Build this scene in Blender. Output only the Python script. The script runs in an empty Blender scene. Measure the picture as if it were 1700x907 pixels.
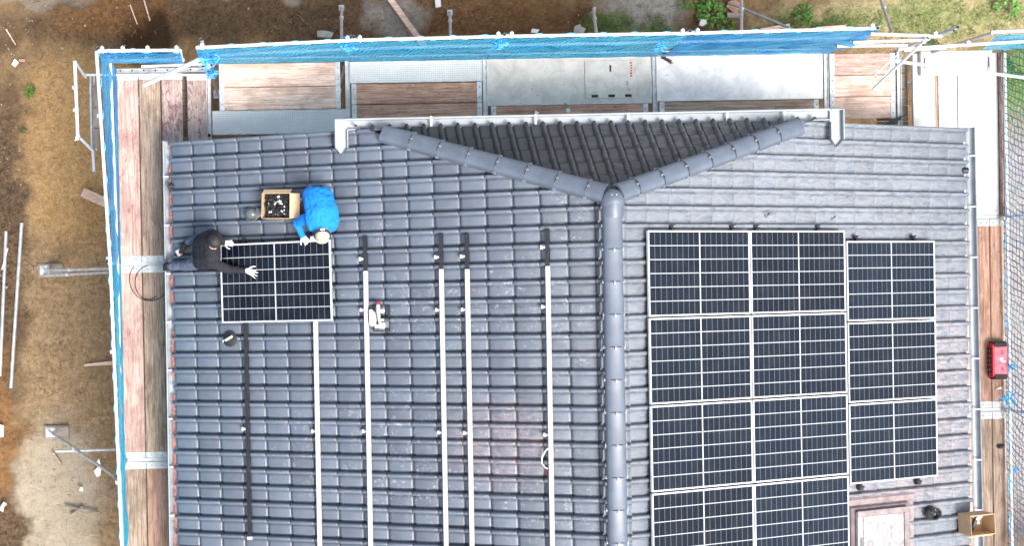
import bpy, bmesh, math, random
from mathutils import Vector, Matrix, noise, Euler
random.seed(7)
PI = math.pi
V = Vector
C = bpy.context.scene.collection
scn = bpy.context.scene

# ---------------------------------------------------------------- camera
CAM = V((-4.37716551, 0.11845742, 27.14153347))
CROT = Matrix(((0.9997008330, 0.0191285964, -0.0152427451),
               (-0.0189624111, 0.9997599754, 0.0109735416),
               (0.0154489949, -0.0106812194, 0.9998236045)))
FPX, CX, CY = 2503.528, 498.068, 516.216
cd = bpy.data.cameras.new('camera'); cam = bpy.data.objects.new('camera', cd); C.objects.link(cam)
cd.sensor_fit = 'HORIZONTAL'; cd.sensor_width = 36; cd.lens = FPX / 1700 * 36
cd.shift_x = (850 - CX) / 1700; cd.shift_y = (CY - 453.5) / 1700
cd.clip_end = 500; cd.clip_start = 0.5
cam.matrix_world = Matrix.Translation(CAM) @ CROT.to_4x4()
scn.camera = cam

# ---------------------------------------------------------------- light
w = bpy.data.worlds.new('World'); scn.world = w; w.use_nodes = True
nt = w.node_tree
sky = nt.nodes.new('ShaderNodeTexSky'); sky.sky_type = 'NISHITA'; sky.sun_disc = False
SUN_EL, SUN_AZ = math.radians(61), math.radians(143)
sky.sun_elevation = SUN_EL; sky.sun_rotation = SUN_AZ
sky.air_density = 1.0; sky.dust_density = 4.0; sky.ozone_density = 1.0
bg = nt.nodes['Background']; bg.inputs['Strength'].default_value = 0.105
hs = nt.nodes.new('ShaderNodeHueSaturation'); hs.inputs['Saturation'].default_value = .5        # thin high cloud
nt.links.new(sky.outputs[0], hs.inputs['Color']); nt.links.new(hs.outputs[0], bg.inputs[0])
sd = bpy.data.lights.new('sun', 'SUN'); sd.energy = 1.75; sd.angle = math.radians(22); sd.color = (1, .96, .9)
sun = bpy.data.objects.new('sun', sd); C.objects.link(sun)
dv = V((math.sin(SUN_AZ) * math.cos(SUN_EL), math.cos(SUN_AZ) * math.cos(SUN_EL), math.sin(SUN_EL)))
sun.rotation_euler = dv.to_track_quat('Z', 'Y').to_euler(); sun.location = (12, -10, 30)
scn.view_settings.view_transform = 'Standard'; scn.view_settings.look = 'None'
scn.view_settings.gamma = 1; scn.view_settings.exposure = 1.55

# ---------------------------------------------------------------- geometry of the place
APEX = 7.5
TH = 0.4310218
G_, W_, S_, Y0 = 0.3713, 0.24046, 6.485, 2.1851      # tile gauge, cover width, slope length, first joint
YG = 2.405                                            # verge
DECK = 3.8

def at(px, py, z):
    d = CROT @ V(((px - CX) / FPX, -(py - CY) / FPX, -1.))
    return CAM + d * ((z - CAM.z) / d.z)
def SL(side, s, y, h=0.):
    return V((side * (s * math.cos(TH) + h * math.sin(TH)), y, APEX - s * math.sin(TH) + h * math.cos(TH)))
def SM(side, s, y, h=0., rot=0.):
    """frame on a roof slope: x axis points down the slope, z is the normal"""
    xa = V((side * math.cos(TH), 0, -math.sin(TH))); za = V((side * math.sin(TH), 0, math.cos(TH))); ya = za.cross(xa)
    m = Matrix((xa, ya, za)).transposed().to_4x4()
    m.translation = SL(side, s, y, h)
    return m @ Matrix.Rotation(rot, 4, 'Z')
def T(x, y, z, rz=0., rx=0., ry=0.):
    return Matrix.Translation((x, y, z)) @ Euler((rx, ry, rz)).to_matrix().to_4x4()
I4 = Matrix.Identity(4)

# ---------------------------------------------------------------- materials
MATS = {}
class NT:
    def __init__(s, name, rough=.6, metal=0., spec=.5):
        s.m = bpy.data.materials.new(name); s.m.use_nodes = True; s.t = s.m.node_tree
        s.b = s.t.nodes['Principled BSDF']; s.out = s.t.nodes['Material Output']
        s.b.inputs['Roughness'].default_value = rough; s.b.inputs['Metallic'].default_value = metal
        s.b.inputs['Specular IOR Level'].default_value = spec
        MATS[name] = s.m
    def n(s, typ, **k):
        x = s.t.nodes.new(typ)
        for a, b in k.items(): setattr(x, a, b)
        return x
    def l(s, a, b): s.t.links.new(a, b)
    def vec(s, world=False, scale=(1, 1, 1), rnd=True):
        if world:
            v = s.n('ShaderNodeNewGeometry').outputs['Position']
        else:
            v = s.n('ShaderNodeTexCoord').outputs['Object']
        mp = s.n('ShaderNodeMapping'); mp.inputs['Scale'].default_value = scale
        s.l(v, mp.inputs['Vector'])
        if rnd and not world:
            oi = s.n('ShaderNodeObjectInfo'); mu = s.n('ShaderNodeMath', operation='MULTIPLY'); mu.inputs[1].default_value = 57.
            s.l(oi.outputs['Random'], mu.inputs[0]); s.l(mu.outputs[0], mp.inputs['Location'])
        return mp.outputs[0]
    def noise(s, v, scale, detail=4, rough=.6, dist=0.):
        x = s.n('ShaderNodeTexNoise'); x.inputs['Scale'].default_value = scale; x.inputs['Detail'].default_value = detail
        x.inputs['Roughness'].default_value = rough; x.inputs['Distortion'].default_value = dist
        s.l(v, x.inputs['Vector']); return x.outputs['Fac']
    def ramp(s, f, a, b, lo=0., hi=1.):
        x = s.n('ShaderNodeMapRange'); x.interpolation_type = 'SMOOTHSTEP'
        x.inputs[1].default_value = a; x.inputs[2].default_value = b; x.inputs[3].default_value = lo; x.inputs[4].default_value = hi
        s.l(f, x.inputs[0]); return x.outputs[0]
    def mul(s, a, b, op='MULTIPLY'):
        x = s.n('ShaderNodeMath', operation=op)
        for i, q in enumerate((a, b)):
            if isinstance(q, (int, float)): x.inputs[i].default_value = q
            else: s.l(q, x.inputs[i])
        return x.outputs[0]
    def mix(s, f, a, b):
        x = s.n('ShaderNodeMix'); x.data_type = 'RGBA'
        for i, q in ((0, f), (6, a), (7, b)):
            if isinstance(q, (int, float)): x.inputs[i].default_value = q
            elif isinstance(q, tuple): x.inputs[i].default_value = (*q, 1)
            else: s.l(q, x.inputs[i])
        return x.outputs[2]
    def col(s, c):
        if isinstance(c, tuple): s.b.inputs['Base Color'].default_value = (*c, 1)
        else: s.l(c, s.b.inputs['Base Color'])
        return s
    def bump(s, f, strength=.4, dist=.01):
        x = s.n('ShaderNodeBump'); x.inputs['Strength'].default_value = strength; x.inputs['Distance'].default_value = dist
        s.l(f, x.inputs['Height']); s.l(x.outputs[0], s.b.inputs['Normal']); return s
    def spot(s, P, c, r, k=0.25, z=None):
        """1 inside an uneven patch of radius r=(rx,ry) round world point c, 0 outside"""
        sub = s.n('ShaderNodeVectorMath', operation='SUBTRACT'); s.l(P, sub.inputs[0]); sub.inputs[1].default_value = (c[0], c[1], 0)
        mm = s.n('ShaderNodeVectorMath', operation='MULTIPLY'); s.l(sub.outputs[0], mm.inputs[0]); mm.inputs[1].default_value = (1 / r[0], 1 / r[1], 0)
        ln = s.n('ShaderNodeVectorMath', operation='LENGTH'); s.l(mm.outputs[0], ln.inputs[0])
        return s.ramp(ln.outputs['Value'], 1 - k, 1 + k, 1., 0.)

def plain(name, c, rough=.6, metal=0., var=.25, scale=8., bump=0., spec=.5, stretch=(1, 1, 1)):
    m = NT(name, rough, metal, spec); v = m.vec(scale=stretch)
    f = m.noise(v, scale, 5)
    dk = tuple(x * (1 - var) for x in c); lt = tuple(min(1, x * (1 + var)) for x in c)
    m.col(m.mix(m.ramp(f, .3, .7), dk, lt))
    if bump: m.bump(m.noise(v, scale * 3, 4), bump)
    return m.m

def tile_mat(name, c, rough=.38):
    m = NT(name, rough, 0, .5); m.b.inputs['IOR'].default_value = 1.85      # glazed clay
    P = m.n('ShaderNodeNewGeometry').outputs['Position']
    at_ = m.n('ShaderNodeAttribute'); at_.attribute_name = 'rnd'
    r = at_.outputs['Fac']
    f = m.noise(P, 9., 5)
    base = m.mix(m.mul(m.mul(r, .6), m.mul(f, .55), 'ADD'), tuple(x * .72 for x in c), tuple(x * 1.3 for x in c))
    # mason's dust, drill smears, brick dust: with own outlines; plus painted sunlit tone
    st = m.n('ShaderNodeMapping'); st.inputs['Scale'].default_value = (5., 16., 5.); m.l(P, st.inputs[0])
    sm = m.noise(st.outputs[0], 1.3, 6, .7, 1.2)
    fine = m.noise(P, 26., 5, .7, .6)
    grey = None
    for (cx, cy, rx, ry) in DUST_W:
        q = m.spot(P, (cx, cy), (rx, ry), .55)
        grey = q if grey is None else m.mul(grey, q, 'MAXIMUM')
    gm = m.mul(m.mul(grey, m.ramp(fine, .53, .64)), m.ramp(m.noise(P, 5., 3), .47, .6))
    c1 = m.mix(m.mul(gm, .55), base, (.5, .53, .58))
    red = None
    for (cx, cy, rx, ry) in DUST_R:
        q = m.spot(P, (cx, cy), (rx, ry), .5)
        red = q if red is None else m.mul(red, q, 'MAXIMUM')
    rm = m.mul(red, m.ramp(sm, .42, .62))
    c2 = m.mix(m.mul(rm, .30), c1, (.50, .27, .22))
    pale = None
    for (cx, cy, rx, ry) in DUST_SUN_P:
        q = m.spot(P, (cx, cy), (rx, ry), .6)
        pale = q if pale is None else m.mul(pale, q, 'MAXIMUM')
    pm = m.mul(pale, m.ramp(sm, .3, .65))
    c3 = m.mix(m.mul(pm, .33), c2, (.47, .465, .465))
    m.col(c3)
    rr = m.mul(m.ramp(f, .3, .7, rough - .06, rough + .1), m.mul(m.mul(gm, pm, 'MAXIMUM'), .35), 'ADD')
    m.l(rr, m.b.inputs['Roughness'])
    m.bump(m.noise(P, 120., 3), .12, .004)
    return m.m
DUST_W = [(-2.1, -.1, 1.2, .5), (-1.3, 0.2, .7, .4), (-2.5, -2.1, 1.9, .9), (-2.9, .9, .5, .2), (-.5, 1.1, .4, .5), (-.6, -.4, .5, .7), (-4., -2., .6, .4), (-.8, -2.7, .9, .5), (-2.1, -1., .2, 1.2)]
DUST_R = [(-1.35, -1.95, .65, .55), (5.35, -2.1, .75, .7), (4.6, -2.9, 1.2, .35), (5.5, -1.2, .5, .8)]
DUST_SUN_P = [(3.2, -.5, 3.4, 4.5), (4.5, .95, 1.8, .16), (3.6, 1.1, 1.6, .22), (5.5, -1.3, .6, 1.5), (5.2, -3.1, 1.8, .7), (5.6, .2, .3, 1.), (4.3, 1.5, 1.2, .3), (5.4, -3.9, 1.8, .6)]  # first entry paints sunlit paleness over the right slope; others are pale dust

M = {}
M['tileL'] = tile_mat('roof_tile_glaze', (.076, .096, .130), .48)
M['tileshade'] = tile_mat('shaded_hip_tile', (.042, .047, .054), .6); M['tileshade'].node_tree.nodes['Principled BSDF'].inputs['IOR'].default_value = 1.5  # darker copy of the roof tile: north-side shade put into the hip's colour
M['ridge'] = plain('ridge_tile_glaze', (.098, .122, .162), .40, var=.12, scale=5, spec=.9)
M['zinc'] = plain('zinc', (.55, .58, .6), .42, .5, .15, 6)
def gutter_mat():
    m = NT('gutter_zinc', .5, .1); v = m.vec(rnd=False)
    f = m.noise(v, 4, 5); a = m.mix(f, (.22, .25, .28), (.42, .45, .48))
    g = m.noise(m.vec(scale=(1, 1, 1), rnd=False), 13, 6, .7)
    m.col(m.mix(m.mul(m.ramp(g, .58, .7), .6), a, (.45, .3, .26))); return m.m
M['gutter'] = gutter_mat()
M['zincd'] = plain('weathered_zinc', (.27, .30, .33), .45, .3, .15, 5)
M['brickdust'] = plain('brick_dust', (.42, .12, .08), .95, var=.5, scale=30)
M['galv'] = plain('galvanised_steel', (.47, .49, .50), .5, .12, .22, 9)
M['tube'] = plain('painted_scaffold_tube', (.66, .68, .70), .45, .1, .08, 12)
M['tubeg'] = plain('grey_scaffold_tube', (.42, .44, .46), .5, .4, .2, 10)
M['dark'] = plain('dark_hollow', (.02, .02, .02), .8)
M['alu'] = plain('bright_aluminium', (.60, .585, .56), .4, .1, .05, 5)
M['black'] = plain('black_coated_metal', (.022, .024, .028), .45, .1, .3, 12)
M['cell'] = None
def cell_mat():
    m = NT('solar_cell', .16, 0, .5); v = m.vec()
    at_ = m.n('ShaderNodeAttribute'); at_.attribute_name = 'rnd'
    oi = m.n('ShaderNodeObjectInfo'); q = m.mul(m.mul(at_.outputs['Fac'], .35), m.mul(oi.outputs['Random'], .65), 'ADD')
    c = m.mix(q, (.0025, .0035, .007), (.006, .014, .027))
    du = m.noise(m.vec(), 3., 6, .7, .5)                                        # film of dust
    m.col(m.mix(m.mul(m.ramp(du, .42, .75), .018), c, (.5, .5, .48)))
    m.b.inputs['Specular IOR Level'].default_value = .28
    return m.m
M['cell'] = cell_mat()
M['cellline'] = plain('cell_grid_white', (.42, .44, .47), .25, var=.03)
M['cellgap'] = plain('cell_gap_grey', (.09, .095, .115), .3, var=.05, spec=.3)
M['frame'] = plain('anodised_frame', (.74, .76, .78), .35, .35, .04, 3)

def wood(name, a, b, paint=None, amt=0., along='x', thr=.56):
    m = NT(name, .85, 0, .2)
    k = lambda u, v_: (u, v_, v_) if along == 'x' else (v_, u, v_)
    f = m.noise(m.vec(scale=k(.45, 9)), 4.2, 9, .72, .7)                       # grain
    c = m.mix(m.ramp(f, .36, .62), a, b)
    f1 = m.noise(m.vec(scale=k(.8, 22)), 5., 6, .7, .3)                         # fine dark fibres
    c = m.mix(m.mul(m.ramp(f1, .54, .66), .5), c, tuple(x * .4 for x in a))
    f2 = m.noise(m.vec(scale=k(1., 1.6)), 2.0, 6, .65, .4)                      # dirt
    c = m.mix(m.mul(m.ramp(f2, .44, .66), .5), c, tuple(x * .55 for x in a))
    kn = m.noise(m.vec(scale=k(1, 2)), 7, 7, .8, .8)                            # knots, mud splashes
    c = m.mix(m.mul(m.ramp(kn, .585, .65), .6), c, tuple(x * .3 for x in a))
    lt = m.noise(m.vec(scale=k(2, 2.5)), 9, 6, .8, .8)                          # mortar flecks
    c = m.mix(m.mul(m.ramp(lt, .63, .68), .6), c, (.72, .68, .64))
    if paint:
        g = m.noise(m.vec(scale=k(1.5, 4)), 3.0, 7, .75, 1.5)
        c = m.mix(m.mul(m.ramp(g, thr, thr + .07), amt), c, paint)
    m.col(c); m.bump(m.mul(f, f1, 'ADD'), .5, .008); return m.m
for ax in 'xy':
    M['w_pink' + ax] = wood('stained_pink_board_' + ax, (.36, .22, .18), (.60, .42, .37), (.30, .08, .07), .85, ax, .58)
    M['w_pale' + ax] = wood('pale_board_' + ax, (.55, .36, .28), (.82, .64, .54), (.28, .12, .08), .5, ax, .63)
    M['w_tan' + ax] = wood('weathered_board_' + ax, (.21, .15, .11), (.47, .355, .275), (.36, .18, .15), .6, ax, .6)
    M['w_red' + ax] = wood('reddish_board_' + ax, (.32, .17, .12), (.56, .36, .27), (.2, .07, .05), .6, ax, .58)
    M['w_grey' + ax] = wood('grey_old_board_' + ax, (.22, .19, .16), (.36, .31, .27), (.12, .09, .07), .5, ax, .6)
    M['w_plum' + ax] = wood('plum_stained_board_' + ax, (.33, .25, .22), (.5, .4, .36), (.2, .09, .1), .85, ax, .5)

def dusty(name, c, spots=.5, sc=6.):
    m = NT(name, .75, 0, .3); v = m.vec(); f = m.noise(v, 3.5, 6, .7, .6)
    k = m.mix(m.ramp(f, .3, .7), tuple(x * .82 for x in c), tuple(min(.88, x * 1.14) for x in c))
    k = m.mix(m.mul(m.ramp(m.noise(v, sc, 5, .7, .3), .64, .68), spots), k, tuple(x * .3 for x in c))
    k = m.mix(m.mul(m.ramp(m.noise(m.vec(scale=(3, 1, 1)), 9, 7, .8, 1.2), .58, .66), .4), k, tuple(x * .7 for x in c))
    m.col(k); m.bump(f, .1); return m.m
M['plywhite'] = dusty('white_coated_deck', (.68, .67, .65), .45, 8.)
M['plygrey'] = dusty('grey_dusty_deck', (.50, .48, .45), .7)
def perf_mat():
    m = NT('perforated_steel', .55, .08); v = m.vec(rnd=False)
    vo = m.n('ShaderNodeTexVoronoi'); vo.inputs['Scale'].default_value = 30; vo.inputs['Randomness'].default_value = .05; m.l(v, vo.inputs['Vector'])
    d = m.ramp(vo.outputs['Distance'], .18, .3)
    f = m.noise(v, 7, 5)
    c = m.mix(f, (.44, .46, .46), (.66, .67, .67))
    m.col(m.mix(m.mul(m.mul(d, -1, 'MULTIPLY'), -.0 + 1, 'MULTIPLY') if False else m.ramp(vo.outputs['Distance'], .14, .26, .55, 0.), c, (.16, .16, .16)))
    m.bump(d, .6, .008); return m.m
M['perf'] = perf_mat()
def net_mat(name, ca, cb, cover, sc, green=False):
    m = NT(name, .7, 0, .2)
    uv = m.n('ShaderNodeUVMap').outputs[0]
    mp = m.n('ShaderNodeMapping'); mp.inputs['Scale'].default_value = (sc, sc, 1); m.l(uv, mp.inputs[0])
    P = mp.outputs[0]
    wv = m.n('ShaderNodeTexNoise'); wv.inputs['Scale'].default_value = .25; m.l(P, wv.inputs['Vector'])
    ad = m.n('ShaderNodeVectorMath', operation='MULTIPLY_ADD'); m.l(wv.outputs['Color'], ad.inputs[0]); ad.inputs[1].default_value = (1.2, 1.2, 0); m.l(P, ad.inputs[2])
    fr = m.n('ShaderNodeVectorMath', operation='FRACTION'); m.l(ad.outputs[0], fr.inputs[0])
    sp = m.n('ShaderNodeSeparateXYZ'); m.l(fr.outputs[0], sp.inputs[0])
    gx = m.mul(sp.outputs[0], cover, 'LESS_THAN'); gy = m.mul(sp.outputs[1], cover, 'LESS_THAN')
    thread = m.mul(gx, gy, 'MAXIMUM')
    f = m.noise(m.n('ShaderNodeTexCoord').outputs['Object'], 1.1, 4)
    c = m.mix(m.ramp(f, .35, .65), ca, cb)
    if green:
        sy = m.n('ShaderNodeSeparateXYZ'); m.l(m.n('ShaderNodeNewGeometry').outputs['Position'], sy.inputs[0])
        c = m.mix(m.ramp(sy.outputs[1], 1.9, 2.9), c, (.02, .22, .15))
    lace = m.n('ShaderNodeTexWave'); lace.bands_direction = 'DIAGONAL'; lace.inputs['Scale'].default_value = 1.6; lace.inputs['Distortion'].default_value = 3.5; lace.inputs['Detail'].default_value = 3; lace.inputs['Detail Scale'].default_value = 1.5
    m.l(uv, lace.inputs['Vector'])
    if not green:
        c = m.mix(m.mul(m.ramp(lace.outputs['Fac'], .86, .97), .6), c, tuple(x * .35 for x in ca))
        fo = m.n('ShaderNodeMapping'); fo.inputs['Scale'].default_value = (1.2, 7, 1); m.l(uv, fo.inputs[0])
        c = m.mix(m.mul(m.ramp(m.noise(fo.outputs[0], 1.3, 5, .7, 1.), .5, .68), .55), c, (.30, .68, .95))
    m.col(c)
    tr = m.n('ShaderNodeBsdfTransparent'); tl = m.n('ShaderNodeBsdfTranslucent'); m.l(c, tl.inputs[0])
    m1 = m.n('ShaderNodeMixShader'); m1.inputs[0].default_value = .45; m.l(m.b.outputs[0], m1.inputs[1]); m.l(tl.outputs[0], m1.inputs[2])
    m2 = m.n('ShaderNodeMixShader'); m.l(thread, m2.inputs[0]); m.l(tr.outputs[0], m2.inputs[1]); m.l(m1.outputs[0], m2.inputs[2])
    m.l(m2.outputs[0], m.out.inputs['Surface']); return m.m
M['net'] = net_mat('blue_debris_net', (.04, .50, .92), (.14, .68, .97), .50, 17)
M['netcyan'] = net_mat('cyan_debris_net', (.02, .52, .92), (.06, .70, .95), .60, 14)
M['netfine'] = net_mat('dark_blue_debris_net', (.02, .34, .82), (.08, .54, .94), .50, 22)
M['netcoarse'] = net_mat('coarse_blue_net', (.03, .16, .42), (.12, .34, .6), .19, 9.5, True)
M['rope'] = plain('blue_rope', (.015, .25, .7), .7)
M['cyan'] = plain('pale_blue_strap', (.12, .55, .85), .6)
M['card'] = plain('cardboard', (.52, .36, .21), .85, 0, .1, 6)
M['cardin'] = plain('cardboard_inside', (.62, .45, .28), .85, 0, .08, 6)
M['white'] = plain('white_plastic', (.8, .8, .8), .5, 0, .04)
M['redp'] = plain('red_plastic', (.50, .015, .03), .4, 0, .1)
M['redlid'] = plain('dusty_red_lid', (.62, .13, .18), .5, 0, .25, 14)
M['greyp'] = plain('grey_plastic', (.16, .165, .17), .5, 0, .15)
M['rubber'] = plain('black_rubber', (.02, .02, .022), .75, 0, .2)
M['smoke'] = plain('smoked_plastic', (.10, .11, .12), .25, 0, .2)
def cloth(name, c, b=.5, var=.2):
    m = NT(name, .85, 0, .25); v = m.n('ShaderNodeTexCoord').outputs['Object']
    f = m.noise(v, 14, 5, .6, .4); m.col(m.mix(f, tuple(x * (1 - var) for x in c), tuple(min(1, x * (1 + var)) for x in c)))
    m.bump(m.noise(v, 9, 3, .5, .8), b, .03); return m.m
M['navyjacket'] = cloth('dark_jacket_cloth', (.020, .020, .026))
M['greytrouser'] = cloth('grey_work_trousers', (.085, .10, .145))
M['bluesweat'] = cloth('bright_blue_sweatshirt', (.012, .21, .64), .7, .22)
M['darktrouser'] = cloth('dark_brown_trousers', (.045, .038, .04))
M['glove'] = cloth('pale_work_glove', (.62, .62, .64), .3, .1)
M['skin'] = plain('skin', (.62, .33, .25), .5, 0, .1)
M['hair'] = plain('dark_hair', (.018, .015, .014), .6, 0, .3, 40, .4)
M['boot'] = cloth('black_boot', (.018, .018, .02), .2)
M['bootgrey'] = cloth('grey_boot', (.2, .19, .19), .2)
M['sole'] = plain('boot_sole', (.45, .44, .42), .7)
M['khaki'] = cloth('khaki_cap', (.42, .42, .33), .25, .15)
M['capdark'] = cloth('black_cap_band', (.03, .03, .03), .2)
M['conc'] = plain('concrete', (.36, .35, .33), .9, 0, .2, 7, .3)
M['wall'] = plain('house_render', (.6, .58, .54), .9, 0, .08, 3, .1)
M['soffit'] = plain('roof_underlay', (.12, .12, .13), .9)
M['leaf'] = plain('weed_leaf', (.12, .27, .05), .6, 0, .45, 14)
M['leafd'] = plain('dark_weed_leaf', (.06, .12, .03), .6, 0, .4, 14)
M['grass'] = plain('grass_blades', (.19, .27, .07), .7, 0, .5, 3)
M['stone'] = plain('pebbles', (.32, .28, .23), .85, 0, .4, 6)
M['twig'] = plain('twig', (.12, .08, .05), .9, 0, .3, 8)
M['pglass'] = None
def dusty_glass():
    m = NT('dusty_skylight_glass', .35, 0, .5); v = m.n('ShaderNodeTexCoord').outputs['Object']
    f = m.noise(v, 5, 7, .7, 1.6)
    m.col(m.mix(m.ramp(f, .35, .62), (.20, .19, .20), (.46, .43, .43))); m.bump(f, .3, .01); return m.m
M['pglass'] = dusty_glass()
M['dustframe'] = plain('pink_dusted_metal', (.27, .22, .22), .7, .1, .25, 7)
M['dustframed'] = plain('brown_dusted_metal', (.17, .13, .14), .7, .1, .2, 7)

# ---------------------------------------------------------------- mesh builder
def wm(o):
    return (wm(o.parent) @ o.matrix_basis) if o.parent is not None else o.matrix_basis.copy()
class MB:
    def __init__(s, mats=('galv',)):
        s.v = []; s.f = []; s.mi = []; s.r = []; s.mats = [M[k] if isinstance(k, str) else k for k in mats]; s.M = I4; s.uv = []
    def add(s, vs, fs, mi=0, r=None):
        o = len(s.v); s.v += [s.M @ V(p) for p in vs]
        for f in fs:
            s.f.append([i + o for i in f]); s.mi.append(mi); s.r.append(random.random() if r is None else r)
    def box(s, a, b, mi=0, bev=0., m=None):
        old = s.M
        if m is not None: s.M = s.M @ m
        x0, y0, z0 = a; x1, y1, z1 = b
        if bev <= 0:
            vs = [(x, y, z) for z in (z0, z1) for y in (y0, y1) for x in (x0, x1)]
            s.add(vs, [(0, 2, 3, 1), (4, 5, 7, 6), (0, 1, 5, 4), (2, 6, 7, 3), (0, 4, 6, 2), (1, 3, 7, 5)], mi)
        else:
            vs = []; c = bev
            for z, i in ((z0, c), (z0 + c, 0), (z1 - c, 0), (z1, c)):
                vs += [(x0 + i + (c if i == 0 else 0), y0 + i, z), (x1 - i - (c if i == 0 else 0), y0 + i, z), (x1 - i, y0 + i + (c if i == 0 else 0), z), (x1 - i, y1 - i - (c if i == 0 else 0), z),
                       (x1 - i - (c if i == 0 else 0), y1 - i, z), (x0 + i + (c if i == 0 else 0), y1 - i, z), (x0 + i, y1 - i - (c if i == 0 else 0), z), (x0 + i, y0 + i + (c if i == 0 else 0), z)]
            fs = []
            for k in range(3):
                for j in range(8): fs.append((k * 8 + j, k * 8 + (j + 1) % 8, k * 8 + 8 + (j + 1) % 8, k * 8 + 8 + j))
            fs.append(tuple(range(7, -1, -1))); fs.append(tuple(range(24, 32)))
            s.add(vs, fs, mi)
        s.M = old
    def cyl(s, p0, p1, r0, r1=None, n=12, mi=0, cap=True, hollow=None):
        p0, p1 = V(p0), V(p1); r1 = r0 if r1 is None else r1
        z = (p1 - p0).normalized(); x = z.orthogonal().normalized(); y = z.cross(x)
        vs = []
        for p, r in ((p0, r0), (p1, r1)):
            for i in range(n):
                a = 2 * PI * i / n; vs.append(p + (x * math.cos(a) + y * math.sin(a)) * r)
        fs = [(i, (i + 1) % n, n + (i + 1) % n, n + i) for i in range(n)]
        s.add(vs, fs, mi)
        if cap:
            s.add(vs[:n], [tuple(range(n - 1, -1, -1))], mi if hollow is None else hollow)
            s.add(vs[n:], [tuple(range(n))], mi if hollow is None else hollow)
    def tube(s, pts, r, n=8, mi=0, cap=True):
        pts = [V(p) for p in pts]; rings = []; x = None
        for i, p in enumerate(pts):
            t = ((pts[min(i + 1, len(pts) - 1)] - pts[max(i - 1, 0)])).normalized()
            x = t.orthogonal().normalized() if x is None else (x - t * x.dot(t)).normalized()
            y = t.cross(x); rr = r[i] if isinstance(r, (list, tuple)) else r
            rings.append([p + (x * math.cos(2 * PI * k / n) + y * math.sin(2 * PI * k / n)) * rr for k in range(n)])
        vs = [q for g in rings for q in g]
        fs = [(a * n + k, a * n + (k + 1) % n, (a + 1) * n + (k + 1) % n, (a + 1) * n + k) for a in range(len(pts) - 1) for k in range(n)]
        if cap: fs += [tuple(range(n - 1, -1, -1)), tuple(range((len(pts) - 1) * n, len(pts) * n))]
        s.add(vs, fs, mi)
    def ball(s, c, r, mi=0, nu=12, nv=8, m=None):
        r = (r, r, r) if isinstance(r, (int, float)) else r
        old = s.M; s.M = s.M @ Matrix.Translation(c) @ (m if m is not None else I4)
        vs = []
        for j in range(nv + 1):
            t = PI * j / nv
            for i in range(nu): a = 2 * PI * i / nu; vs.append((r[0] * math.sin(t) * math.cos(a), r[1] * math.sin(t) * math.sin(a), r[2] * math.cos(t)))
        fs = [(j * nu + i, (j + 1) * nu + i, (j + 1) * nu + (i + 1) % nu, j * nu + (i + 1) % nu) for j in range(nv) for i in range(nu)]
        s.add(vs, fs, mi); s.M = old
    def prism(s, poly, z0, z1, mi=0):
        n = len(poly); vs = [(x, y, z0) for x, y in poly] + [(x, y, z1) for x, y in poly]
        fs = [tuple(range(n - 1, -1, -1)), tuple(range(n, 2 * n))] + [(i, (i + 1) % n, n + (i + 1) % n, n + i) for i in range(n)]
        s.add(vs, fs, mi)
    def build(s, name, parent=None, smooth=True, ang=35, weld=True, rnd=False, recalc=True):
        inv = wm(parent).inverted() if parent is not None else I4
        me = bpy.data.meshes.new(name)
        me.from_pydata([tuple(inv @ p) for p in s.v], [], s.f)
        for m in s.mats: me.materials.append(m)
        me.polygons.foreach_set('material_index', s.mi)
        if rnd:
            a = me.attributes.new('rnd', 'FLOAT', 'FACE'); a.data.foreach_set('value', s.r)
        if s.uv:
            uvl = me.uv_layers.new(name='UVMap')
            for lp in me.loops: uvl.data[lp.index].uv = s.uv[lp.vertex_index]
        if weld or recalc:
            bm = bmesh.new(); bm.from_mesh(me)
            if weld: bmesh.ops.remove_doubles(bm, verts=bm.verts, dist=1e-5)
            if recalc: bmesh.ops.recalc_face_normals(bm, faces=bm.faces)
            bm.to_mesh(me); bm.free()
        if smooth:
            me.polygons.foreach_set('use_smooth', [True] * len(me.polygons)); me.set_sharp_from_angle(angle=math.radians(ang))
        me.update()
        o = bpy.data.objects.new(name, me); C.objects.link(o)
        if parent is not None: o.parent = parent
        return o

def tag(o, label=None, cat=None, group=None, kind=None):
    if label: o['label'] = label
    if cat: o['category'] = cat
    if group: o['group'] = group
    if kind: o['kind'] = kind
    return o
def empty(name, label, cat, mtx=I4, group=None, kind=None):
    o = bpy.data.objects.new(name, None); C.objects.link(o); o.empty_display_size = .2
    o.location, q, sc_ = mtx.decompose(); o.rotation_mode = 'QUATERNION'; o.rotation_quaternion = q
    return tag(o, label, cat, group, kind)
def single(name, mb, label, cat, group=None, loc=None, **k):
    """a thing that is one mesh, its origin at its base"""
    if loc is None:
        xs = [p.x for p in mb.v]; ys = [p.y for p in mb.v]; zs = [p.z for p in mb.v]
        loc = V(((min(xs) + max(xs)) / 2, (min(ys) + max(ys)) / 2, min(zs)))
    loc = V(loc); mb.v = [p - loc for p in mb.v]
    o = mb.build(name, **k); o.location = loc
    return tag(o, label, cat, group)
def dup(root, mtx, label, group=None):
    r = root.copy(); C.objects.link(r); loc, q, _ = mtx.decompose(); r.location = loc; r.rotation_quaternion = q
    if label: r['label'] = label
    if group: r['group'] = group
    for ch in list(root.children):
        c = ch.copy(); C.objects.link(c); c.parent = r; c.matrix_parent_inverse = Matrix.Identity(4)
        for g in ch.children:
            d = g.copy(); C.objects.link(d); d.parent = c; d.matrix_parent_inverse = Matrix.Identity(4)
    return r

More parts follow.
